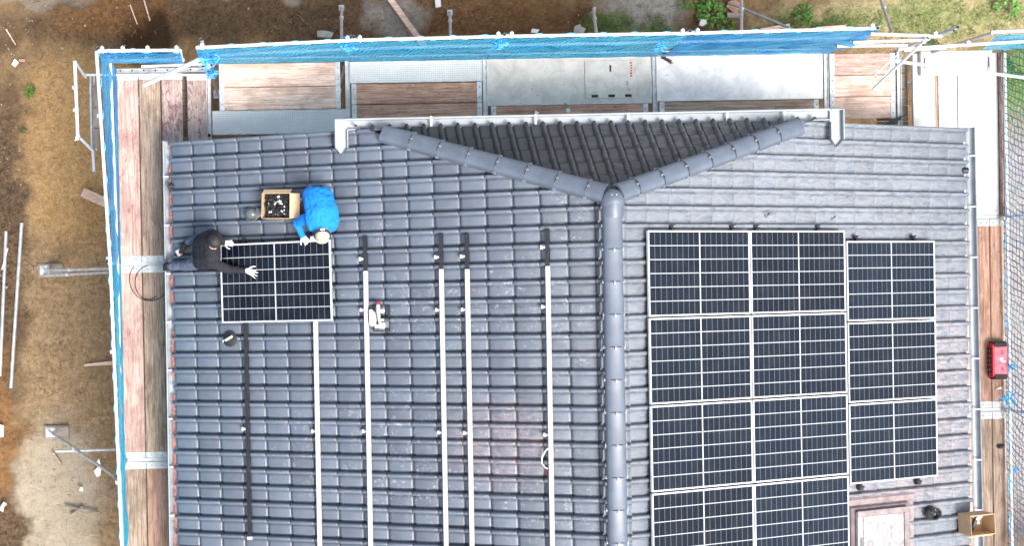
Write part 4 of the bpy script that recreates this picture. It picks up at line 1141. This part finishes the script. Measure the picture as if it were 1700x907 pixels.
# tubes
GT = 'scaffold tubes'
def pipe(p0, p1, label, r=.0242, mat='tube', group=GT, name='scaffold_tube', couplers=(), cat='scaffold tube'):
    p0, p1 = V(p0), V(p1); mid = (p0 + p1) / 2
    t = empty(name, label, cat, T(*mid), group)
    d = (p1 - p0).normalized()
    b = MB([mat, 'dark']); b.cyl(p0, p1, r, n=14, cap=False); 
    for q, s in ((p0, 1), (p1, -1)): b.cyl(q + d * s * .012, q + d * s * .013, r * .98, n=14, mi=1, cap=True, hollow=1)
    b.build('tube', t)
    for u in couplers:
        q = p0.lerp(p1, u); c = MB(['galv']); c.cyl(q - d * .03, q + d * .03, r * 1.35, n=12); n_ = d.orthogonal().normalized(); c.box((-.028, -.03, -.03), (.028, .03, .03), 0, .008, m=Matrix.Translation(q + n_ * .035)); c.cyl(q + n_ * .03, q + n_ * .085, .011, n=6); c.build('coupler', t)
    return t
RZ = 5.8; MZ = 4.85
A = at
# outer standards and inner ledger frames
posts = [(-5.37, 3.74), (-3.22, 3.74), (-1.09, 3.74), (1.545, 3.745), (4.22, 3.745), (5.36, 3.74), (6.985, 3.72), (6.985, 1.11), (6.985, -1.90), (-6.83, 3.64), (-6.83, .63), (-6.83, -2.41)]
pl = ['second post of the back row', 'back post between the pale boards and the perforated plank', 'back post beside the trapdoor deck', 'back post left of the bright white deck', 'back post right of the bright white deck', 'back post by the crossed tubes', 'corner post at the far right', 'right side post by the long white deck', 'right side post below the red toolbox', 'corner post at the top left', 'left side post in line with the crouching worker', 'left side post in line with the lower stabiliser']
for i, ((x, y), l) in enumerate(zip(posts, pl)):
    top = RZ + .04 if i not in (7, 8) else RZ
    t = pipe((x, y, .02), (x + (.0 if x > -6.5 else .0 + (3.64 - y) * .022), y, top), 'upright tube, ' + l, name='scaffold_post', group='scaffold posts', cat='scaffold post', mat='tube', couplers=(.5, .83))
    b = MB(['galv']); b.box((x - .075, y - .075, .0), (x + .075, y + .075, .012)); b.build('base_plate', t, smooth=False)
inner = [(-5.37, 2.60), (-3.22, 2.62), (-1.09, 2.66), (1.545, 2.66), (4.22, 2.66), (5.36, 2.62), (-6.03, .63), (-6.03, -2.41), (6.16, -1.9), (6.16, 1.11)]
for i, (x, y) in enumerate(inner):
    pipe((x, y, .02), (x, y, DECK - .06 if i else DECK + .03), 'short inner upright holding the walkway, %s' % ('by the white steel plank', 'second of the back row', 'third of the back row', 'fourth of the back row', 'fifth of the back row', 'beside the old grey boards', 'left walkway, middle', 'left walkway, lower', 'right walkway, lower', 'right walkway, upper')[i], name='scaffold_post', group='inner scaffold posts', cat='scaffold post', mat='tubeg')
# transoms (the U shaped cross members that the boards hook on to)
def transom(p0, p1, label):
    p0, p1 = V(p0), V(p1); d = (p1 - p0).normalized(); L = (p1 - p0).length
    b = MB(['galv', 'dark']); ang = math.atan2(d.y, d.x); b.M = T(p0.x, p0.y, p0.z, ang)
    b.box((0, -.03, -.05), (L, .03, -.008), 0, .004); b.box((0, -.034, -.008), (L, -.026, .014)); b.box((0, .026, -.008), (L, .034, .014))
    single('transom', b, label, 'transom', 'transoms carrying the boards')
for x, l in ((-5.37, 'at the left end of the back walkway'), (-3.22, 'between the pale boards and the reddish boards'), (-1.09, 'left of the trapdoor deck'), (1.545, 'left of the bright white deck'), (4.22, 'right of the bright white deck'), (5.36, 'at the crossed tubes')):
    transom((x, 2.55, DECK), (x, 3.72, DECK), 'galvanised cross member ' + l)
for y, l in ((.63, 'beside the crouching worker'), (-2.41, 'on the lower left walkway')): transom((-6.80, y, DECK + .004), (-6.05, y, DECK + .004), 'galvanised cross member ' + l)
for y, l in ((1.11, 'below the long white deck'), (-1.895, 'below the red toolbox')): transom((6.2, y, DECK + .004), (6.95, y, DECK + .004), 'galvanised cross member ' + l)
b = MB(['galv', 'dark']); b.box((-6.80, 3.585, DECK - .05), (-5.38, 3.655, DECK + .012), 0, .006)
for i in range(8): b.cyl((-6.72 + i * .18, 3.62, DECK + .012), (-6.72 + i * .18, 3.62, DECK + .018), .013, n=8, mi=1)
single('transom', b, 'long drilled galvanised cross member at the top left corner', 'transom', 'transoms carrying the boards')

# guard rails
GG = 'guard rails'
def gr_(p0, p1, label, **k): pipe(p0, p1, label, group=GG, name='guard_rail', cat='guard rail', **k)
xs2 = [(-5.45, -3.22, 'leftmost'), (-3.22, -1.09, 'second'), (-1.09, 1.545, 'middle'), (1.545, 4.25, 'bright white deck')]
yy = {-5.45: 3.63, -3.22: 3.70, -1.09: 3.72, 1.545: 3.72, 4.25: 3.75}
for a, c, n_ in xs2:
    gr_((a, yy[a], RZ), (c, yy[c], RZ), 'white top guard rail along the net in the %s back bay' % n_, couplers=(.04, .96))
    gr_((a, yy[a] + .03, MZ), (c, yy[c] + .03, MZ), 'white middle guard rail showing through the net in the %s back bay' % n_)
    gr_((a, 3.765, DECK + .10), (c, 3.765, DECK + .10), 'low rail at the foot of the net in the %s back bay' % n_, r=.014)
gr_(A(160, 85, RZ), A(183, 440, RZ), 'white top rail on the outer edge of the left net, upper length', couplers=(.3, .97))
gr_(A(183, 436, RZ), A(203, 930, RZ), 'white top rail on the outer edge of the left net, lower length', couplers=(.3, .74))
gr_(A(183, 103, MZ), A(195, 440, MZ), 'thin white middle rail behind the left net, upper length')
gr_(A(195, 436, MZ), A(205, 930, MZ), 'thin white middle rail behind the left net, lower length')
gr_(A(163, 84, RZ), A(300, 83, RZ), 'white top rail closing the top left corner', couplers=(.05, .3, .6, .95))
gr_(A(180, 100, MZ), A(306, 99, MZ), 'white middle rail closing the top left corner', couplers=(.1, .5, .9))
pipe(A(299, 80, RZ), A(303, 104, MZ - .2), 'short upright end bracket of the top left corner rails', r=.022)
pipe(A(137, 124, 4.0), A(352, 124, 4.0), 'long thin white tube crossing the ends of the corner boards', r=.019)
pipe(A(235, 110, 4.3), A(345, 106, 4.3), 'white tube lying just above the drilled cross member', r=.022)
pipe(A(240, 141, 4.25), A(338, 95, 5.1), 'thick white diagonal tube sticking out over the corner boards', r=.034)
# crossed tubes at the right corner
pipe(A(1445, 56, RZ), A(1563, 60, RZ), 'uppermost of the three white tubes right of the blue net end', couplers=(.9,))
pipe(A(1416, 70, 5.3), A(1537, 66, 5.3), 'middle one of the three white tubes right of the blue net end')
pipe(A(1389, 76, MZ), A(1506, 75, MZ), 'lowest of the three white tubes right of the blue net end', couplers=(.25,))
pipe(A(1491, 81, 5.4), A(1720, 67, 5.4), 'long white tube running off to the right edge above the corner', couplers=(.5,))
pipe(A(1540, 62, 5.9), A(1450, 147, 4.6), 'slanting white tube that crosses over the pink board', r=.022, couplers=(.05,))
pipe(A(1485, 101, 4.6), A(1720, 131, 4.6), 'white tube across the crosswise deck to the right edge', r=.026)
pipe(A(1548, 60, 5.6), A(1584, 50, 5.9), 'grey tube with an open end pointing away behind the corner', mat='tubeg', couplers=(.1,))
pipe(A(1547, 87, 4.6), A(1652, 53, 5.6), 'grey slanting tube between the corner deck and the small net', mat='tubeg')
pipe(A(1500, 83, 5.0), A(1570, 79, 5.0), 'short tube parallel to the long one at the right corner', mat='tube')
pipe(A(1645, 53, 5.6), A(1720, 50, 5.6), 'white top rail over the small net at the right edge')
b = MB(['tube']); z = 4.7
b.tube([A(1488, 92, z), A(1478, 101, z), A(1462, 116, z), A(1452, 125, z), A(1454, 128, z), A(1467, 127, z), A(1472, 122, z), A(1487, 98, z)], .011, 8)
single('locking_hook', b, 'narrow white wire loop over the rose coloured board', 'hook')
t = pipe((6.955, 3.66, DECK + .13), (6.965, -4.9, DECK + .13), 'long pale low rail along the outer edge of the right walkway', r=.024, group=GG, name='guard_rail', cat='guard rail', couplers=(.3, .65))
gr_((7.0, 3.7, RZ), (7.0, -4.9, RZ), 'top rail of the coarse net on the right side')

# stair tower frame outside the left net
GF = 'tubes of the side bracket'
pipe(A(124, 101, 4.9), A(129, 226, 4.9), 'white rail furthest left on the bracket outside the left net', r=.026, group=GF, couplers=(.35, .65))
pipe(A(124, 101, 4.9), A(142, 128, 4.0), 'short slanting tube at the upper end of the side bracket', r=.02, group=GF, mat='tube')
pipe(A(128, 224, 4.9), A(155, 251, 4.0), 'slanting tube at the lower end of the side bracket', r=.022, group=GF, couplers=(.1,))
pipe(A(154, 249, 4.0), A(156, 287, 4.3), 'stub of tube below the side bracket', r=.022, group=GF)
pipe(A(150, 126, 3.7), A(153, 250, 3.7), 'grey beam carrying the narrow bracket planks', r=.024, mat='tubeg', group=GF)
pipe(A(156, 126, 3.7), A(160, 250, 3.7), 'inner grey beam close to the left net', r=.016, mat='tubeg', group=GF)
for i, (a, c) in enumerate(((143, 176), (179, 211), (214, 245))):
    p, q = A(154, a, 3.75), A(164, c, 3.75); board(p.x, p.x + .10, q.y, p.y, 'w_grey', 'small grey plank on the side bracket, %s one' % ('upper', 'middle', 'lower')[i], z=3.78, ends=(0, 0), group='planks on the side bracket')

# stabilisers standing on the ground
GS = 'ground stabilisers'
def foot(px, py, label, ang=0., pipes=(), plate=(.17, .17), timber=True, pz=.08):
    p = A(px, py, pz); t = empty('stabiliser', label, 'stabiliser', T(p.x, p.y, 0), GS)
    if timber:
        b = MB(['w_greyx']); b.M = T(p.x + .12, p.y, 0, ang); b.box((-.24, -.12, .0), (.2, .12, .05), 0, .006); b.build('timber_pad', t)
    b = MB(['galv']); b.M = T(p.x, p.y, 0, ang); b.box((-plate[0] / 2, -plate[1] / 2, .05), (plate[0] / 2, plate[1] / 2, .062)); b.cyl((0, 0, .06), (0, 0, .2), .02, n=10); b.build('foot_plate', t)
    for a, c, r in pipes:
        b = MB(['galv', 'tubeg']); b.cyl(a, c, r, n=12); b.build('tube', t)
        b = MB(['galv']); m_ = V(a).lerp(V(c), .35); d = (V(c) - V(a)).normalized(); b.cyl(m_ - d * .03, m_ + d * .03, r * 1.5, n=10); b.ball(m_ + V((0, 0, .03)), .035); b.build('coupler', t)
foot(74, 449, 'double tube stabiliser reaching left from the net beside the crouching worker', 0, [(A(74, 458, .1), A(186, 452, 2.2), .026), (A(80, 449, .15), A(186, 446, 2.4), .026)])
foot(84, 719, 'stabiliser with a slanting tube standing on a timber pad lower left', 0, [(A(88, 721, .1), A(192, 793, 2.6), .026), (A(92, 750, .5), A(192, 747, .5), .024)])
for px, py, qx, qy, l in ((567, 12, 567, 64, 'stabiliser tube behind the leftmost back bay'), (747, 20, 748, 64, 'stabiliser tube behind the second back bay'), (985, 15, 991, 62, 'stabiliser tube with a round head behind the trapdoor deck'), (1231, -6, 1231, 56, 'stabiliser tube beside the pale block'), (1460, -8, 1481, 54, 'stabiliser tube in the grass behind the short bay')):
    foot(px, py, l, 0, [(A(px, py, .12), A(qx, qy, 2.3), .027)], timber=False, plate=(.10, .10))
pipe(A(1210, 4, .15), A(1330, 54, 1.6), 'dark slanting tube behind the bright white deck', mat='tubeg')
pipe(A(36, 370, .06), A(18, 645, .06), 'longer grey tube lying on the earth at the left', r=.034, mat='tubeg', group='tubes lying on the earth')
pipe(A(10, 384, .06), A(0, 625, .06), 'grey tube lying at the very left edge of the picture', r=.032, mat='tubeg', group='tubes lying on the earth')
pipe(A(3, 448, .10), A(13, 412, .10), 'thin stick like tube across the leftmost lying tube', r=.012, mat='tube', group='tubes lying on the earth')

# nets
def net(name, P00, P10, P01, P11, nx, nz, label, mat, wav=.04, group='safety nets'):
    """sheet between two top and two bottom corners; hangs in folds"""
    b = MB([mat]); P00, P10, P01, P11 = map(V, (P00, P10, P01, P11)); L = (P10 - P00).length; H = (P01 - P00).length
    n = (P10 - P00).cross(P01 - P00).normalized(); vs = []; uv = []
    if n.dot((P00 + P11) / 2 - V((0, 0, 4.8))) > 0: n = -n
    for j in range(nz + 1):
        for i in range(nx + 1):
            u, v = i / nx, j / nz; p = P00.lerp(P10, u).lerp(P01.lerp(P11, u), v)
            d = .035 + abs(math.sin(v * PI) ** .7 * wav * (1.2 * noise.noise(V((u * L * 1.6, v * 1.5, P00.x))) + .35 * math.sin(u * L * 9 + v * 6))) + .01 * noise.noise(V((u * L * 6, v * 6, 3)))
            edge = .03 * noise.noise(V((u * L * 3, 0, 5))) if j in (0, nz) else 0
            vs.append(p + n * d + V((0, 0, edge))); uv.append((u * L + v * H * .35, v * H))
    b.add(vs, [(j * (nx + 1) + i, j * (nx + 1) + i + 1, (j + 1) * (nx + 1) + i + 1, (j + 1) * (nx + 1) + i) for j in range(nz) for i in range(nx)]); b.uv = uv
    return b
def netthing(name, *a, group='safety nets', rope=True, label='', **k):
    b = net(name, *a, label=label, **k); t = empty(name, label, 'safety net', T(*((V(a[0]) + V(a[3])) / 2)), group)
    b.build('mesh_sheet', t, weld=False, recalc=False)
    if rope:
        r = MB(['cyan']); p0, p1 = V(a[0]), V(a[1]); L = (p1 - p0).length; n = int(L / .05)
        pts = [p0.lerp(p1, i / n) + V((.03 * math.cos(i * .7), .03 * math.cos(i * .7), .03 * math.sin(i * .7))) for i in range(n + 1)]; r.tube(pts, .005, 5); r.build('edge_rope', t); r = MB(['cyan'])
        p0, p1 = V(a[2]), V(a[3]); pts = [p0.lerp(p1, i / n) + V((0, .012 * math.cos(i), .02 * math.sin(i * .5))) for i in range(n + 1)]; r.tube(pts, .006, 5); r.build('edge_rope', t)
    return t
for (a, c, n_) in xs2:
    nb = 'netfine' if n_ == 'bright white deck' else 'net'
    netthing('safety_net', (a, yy[a] + .0, RZ + .01), (c, yy[c] + .0, RZ + .01), (a, 3.73, DECK + .05), (c, 3.73, DECK + .05), int((c - a) * 16), 20, mat=nb, label='bright blue net hanging behind the %s back bay' % n_, wav=.07)
p = [A(162, 86, RZ), A(183, 438, RZ)]
netthing('safety_net', p[0], p[1], (-6.80, 3.62, DECK + .05), (-6.80, .62, DECK + .05), 48, 16, mat='netfine', label='dark blue net on the left side from the corner to the crouching worker', wav=.05)
netthing('safety_net', A(183, 438, RZ), A(203, 930, RZ), (-6.80, .60, DECK + .05), (-6.80, -4.1, DECK + .05), 60, 16, mat='netcyan', label='bright blue net along the lower left walkway', wav=.05)
netthing('safety_net', A(163, 84, RZ + .01), A(300, 84, RZ + .01), A(180, 101, MZ), A(304, 101, MZ), 20, 10, mat='netfine', label='small dark blue net across the top left corner', wav=.03)
netthing('safety_net', (6.99, 3.7, RZ), (6.99, -4.9, RZ), (6.985, 3.7, DECK + .03), (6.985, -4.9, DECK + .03), 60, 16, mat='netcoarse', label='coarse green and blue net along the whole right side', wav=.08)
netthing('safety_net', A(1652, 54, 5.6), A(1725, 51, 5.6), A(1630, 79, 4.6), A(1725, 76, 4.6), 14, 10, mat='net', label='small bright blue net above the right corner', wav=.04, rope=False)
# bunched net ends
def bunch(px, py, z, r, n, label, mats=('rope', 'cyan')):
    p = A(px, py, z); b = MB(mats); b.M = T(*p)
    for k in range(n):
        a = random.random() * 6.28; q = V((math.cos(a) * r, math.sin(a) * r * .7, random.uniform(-r, r))); c = V((random.uniform(-r, r), random.uniform(-r, r), random.uniform(-r, r) * 1.2))
        b.tube([q * .2, q * .7 + c * .3, q + c * .4, c * .9], .0045, 5, random.choice(range(len(mats))))
    single('net_bundle', b, label, 'bundled net', 'bundled net ends')
bunch(345, 97, 5.5, .13, 45, 'tangled blue net end tied to the second back post')
bunch(350, 120, 4.6, .10, 34, 'loose blue net threads hanging at the left end of the back walkway')
bunch(578, 72, 5.6, .12, 50, 'bunched blue net at the top of the post between the first back bays')
bunch(830, 70, 5.6, .10, 40, 'bunched blue net beside the trapdoor deck')
bunch(1095, 78, 5.4, .08, 30, 'bunched blue net left of the bright white deck')
bunch(1675, 662, 4.2, .12, 22, 'blue net strands twisted round the rail below the red toolbox')
bunch(1683, 610, 4.0, .08, 14, 'dark blue net strands right of the red toolbox')
bunch(1684, 780, 4.1, .07, 10, 'blue net threads on the low rail at the lower right')
b = MB(['rubber', 'twig']); q = A(1104, 98, DECK + .02); b.M = T(*q)
for k in range(8): b.tube([(random.uniform(-.06, .02), random.uniform(-.02, .05), .01), (random.uniform(-.02, .05), random.uniform(-.04, .03), .04), (random.uniform(.02, .12), random.uniform(-.08, .0), .01)], .008, 5, k % 2)
single('rag', b, 'frayed dark rope end on the corner of the bright white deck', 'rope end')
# ropes, cables on the boards
b = MB(['rubber']); q = A(233, 468, DECK + .01)
b.tube([(q.x + .26 * math.cos(a) + .03 * a, q.y + .30 * math.sin(a), DECK + .012) for a in [2.2 + i * .2 for i in range(22)]], .006, 6)
b.tube([(q.x + .12 + .20 * math.cos(a), q.y - .02 + .26 * math.sin(a), DECK + .018) for a in [1.6 + i * .2 for i in range(20)]], .006, 6)
single('cable', b, 'thin dark cable lying in loops on the left boards below the cross member', 'cable')
b = MB(['black']); q = A(1481, 202, DECK + .02); b.M = T(*q, .35)
b.box((-.22, -.02, 0), (.15, .015, .02), 0, .004); b.tube([(-.3, -.03, .01), (0, .03, .03), (.26, .02, .01)], .008, 6); b.box((-.05, -.05, 0), (.08, -.025, .02))
single('scrap_bracket', b, 'black bent bracket lying by the roof edge in the short bay', 'bracket')
# litter on the middle boards
for (px, py, r, m_, l, z) in ((891, 187, .04, 'white', 'crumpled white scrap on the brown middle board', 2.9), (943, 183, .035, 'plywhite', 'round pale lid on the brown middle board', 0), (939, 173, .03, 'leaf', 'small green scrap beside the trapdoor deck', 0)):
    q = A(px, py, DECK + .01); b = MB([m_]); b.M = T(*q, .4)
    if 'round' in l: b.cyl((0, 0, 0), (0, 0, .012), r, n=16)
    else: b.prism([(-r, -r * .5), (r * .2, -r * .9), (r, -r * .1), (r * .3, r * .2), (r * .1, r), (-r * .6, r * .7)], 0, .01)
    single('litter', b, l, 'litter', 'litter on the scaffold')
q = A(1660, 742, DECK + .01); b = MB(['rubber']); b.M = T(*q, .2); b.ball((0, 0, .02), (.05, .035, .025)); b.ball((.04, .01, .015), (.03, .02, .018)); single('glove', b, 'small black crumpled lump on the lower right boards', 'glove')
q = A(1658, 645, DECK + .01); b = MB(['white']); b.M = T(*q, .1); b.prism([(-.06, -.012), (.05, -.015), (.03, .02)], 0, .01); single('litter', b, 'thin white splinter below the red toolbox', 'litter', 'litter on the scaffold')

# red toolbox
tm = T(6.80, -1.115, DECK)
t = empty('toolbox', 'red tool case with black grille side standing on the right walkway', 'toolbox', tm)
b = MB(['redp', 'rubber']); b.M = tm
b.box((-.115, -.27, 0), (.125, .27, .13), 0, .02); b.box((-.10, -.295, .02), (.12, -.27, .15), 1, .01); b.box((-.10, .27, .02), (.12, .295, .15), 1, .01); b.build('case', t)
b = MB(['redlid', 'redp', 'rubber']); b.M = tm; b.box((-.09, -.215, .13), (.12, .215, .165), 0, .01); b.box((-.115, -.25, .13), (-.085, .25, .17), 1, .008); b.box((-.08, -.275, .13), (.12, -.218, .16), 2, .008); b.box((-.08, .218, .13), (.12, .275, .16), 2, .008)
lid = b.build('lid', t)
b = MB(['white', 'redp']); b.M = tm
b.prism([(.0, .04), (.05, .045), (.05, -.0), (.085, -.005), (.085, -.03), (.04, -.035), (.04, -.015), (.0, .0)], .1652, .1665)
b.build('lid_marking', lid, smooth=False)
for y0, y1 in ((.09, .15), (-.16, -.10)):
    b = MB(['redp']); b.M = tm; b.box((.02, y0, .1652), (.055, y1, .1662)); b.build('lid_catch', lid, smooth=False)
b = MB(['rubber', 'greyp']); b.M = tm
for i in range(3):
    for j in range(2): b.box((-.128, -.20 + i * .145, .015 + j * .06), (-.116, -.09 + i * .145, .06 + j * .06), 0, .003); b.box((-.133, -.17 + i * .145, .03 + j * .06), (-.128, -.12 + i * .145, .045 + j * .06), 1)
b.build('grille', t)

# ================================================================ THINGS ON THE GROUND
def timber(px0, py0, px1, py1, w_, th, mat, label, z=.05, name='timber', endw=None):
    p0, p1 = A(px0, py0, z), A(px1, py1, z); d = p1 - p0; b = MB([mat]); L = d.length; a = math.atan2(d.y, d.x); b.M = T(p0.x, p0.y, z, a)
    b.prism([(0, -w_ / 2), (L, -w_ / 2 * (endw or 1)), (L, w_ / 2 * (endw or 1)), (0, w_ / 2)], -.02, th)
    single(name, b, label, 'timber', 'loose timber on the ground')
timber(137, 319, 190, 343, .17, .05, 'w_palex', 'short pale broken plank poking from under the left net')
timber(140, 607, 195, 602, .035, .04, 'w_palex', 'thin fresh stake pointing left from under the left net', endw=2.2)
timber(640, -12, 705, 78, .10, .05, 'w_palex', 'long light beam lying slantwise behind the second back bay', z=.12)
timber(88, 752, 103, 774, .04, .03, 'w_tanx', 'tiny stick below the lower stabiliser')
timber(108, 841, 163, 852, .03, .03, 'w_greyx', 'dark rotten branch lying on the pale sand')
timber(118, 858, 138, 842, .05, .04, 'w_greyx', 'second dark piece of wood beside the rotten branch')
timber(1205, 26, 1232, 26, .09, .09, 'w_greyx', 'pale weathered block beside the large weed')
timber(1210, 4, 1226, 18, .2, .06, 'w_redx', 'brown scrap of plank above the pale block')
timber(1262, 50, 1310, 42, .06, .04, 'w_palex', 'pale stick lying just behind the right end of the net')
timber(1355, 47, 1403, 44, .05, .04, 'w_palex', 'second pale stick by the grass behind the net')
timber(216, 8, 228, 40, .02, .02, 'w_palex', 'thin root sticking out of the dark bank')
timber(238, -4, 249, 34, .025, .02, 'w_palex', 'thicker pale root right of the thin one on the dark bank')
timber(10, 48, 26, 74, .02, .02, 'w_palex', 'fine pale twig near the top left picture corner')
def shard(px, py, pts, mat, label, z=.08, h=.02, name='scrap', cat='scrap'):
    q = A(px, py, z); b = MB([mat]); b.M = T(*q); b.prism(pts, 0, h); single(name, b, label, cat, 'scraps on the ground')
shard(25, 104, [(-.06, -.03), (.0, -.08), (.07, .0), (.0, .07)], 'white', 'pale square scrap on the left earth bank', h=.03)
shard(36, 100, [(-.05, -.02), (.06, -.03), (.06, .02), (-.05, .02)], 'w_redx', 'reddish chip beside the pale square scrap')
shard(163, 777, [(-.03, -.17), (.04, -.15), (.06, .0), (.02, .17), (-.02, .1), (.0, .02), (-.08, -.06)], 'white', 'white plastic sheet scrap under the slanting stabiliser tube')
shard(0, 715, [(-.05, -.13), (.06, -.12), (.07, .08), (-.05, .12)], 'white', 'white paper scrap at the left picture edge')
shard(5, 842, [(-.06, -.06), (.0, -.09), (.02, .0), (.07, .04), (.02, .09), (-.03, .02)], 'white', 'crinkled white scrap on the dark hollow at the left')
shard(135, 813, [(-.04, -.03), (.03, -.04), (.04, .03), (-.02, .04)], 'plywhite', 'small pale pebble like chip above the rotten branch')
shard(540, 57, [(-.14, -.05), (.1, -.07), (.15, .02), (.0, .06), (-.15, .06)], 'conc', 'grey rubble piece just behind the leftmost net', h=.08)
shard(960, 50, [(-.1, -.08), (.06, -.1), (.12, .02), (.03, .05), (.02, .1), (-.08, .06)], 'conc', 'pale rubble lump left of the round headed stabiliser', h=.1)
shard(985, 58, [(-.22, -.02), (.2, -.06), (.26, .0), (-.1, .04)], 'conc', 'flat grey rubble sliver under the round headed stabiliser', h=.06)
shard(887, 51, [(-.07, -.03), (.05, -.04), (.09, .02), (-.04, .04)], 'white', 'small white shard on the orange earth behind the middle bay')
shard(727, 4, [(-.05, -.1), (.05, -.08), (.04, .09), (-.06, .1)], 'plywhite', 'pale stone at the upper picture edge right of the light beam', h=.06)
shard(1165, 38, [(-.06, -.04), (.0, -.07), (.07, -.02), (.06, .05), (-.03, .06)], 'plywhite', 'smooth pale stone below the large weed', h=.07)
shard(60, 748, [(-.0, -.0), (.01, -.0), (.01, .01), (0, .01)], 'white', 'tiny white fleck on the pale sand') if False else None
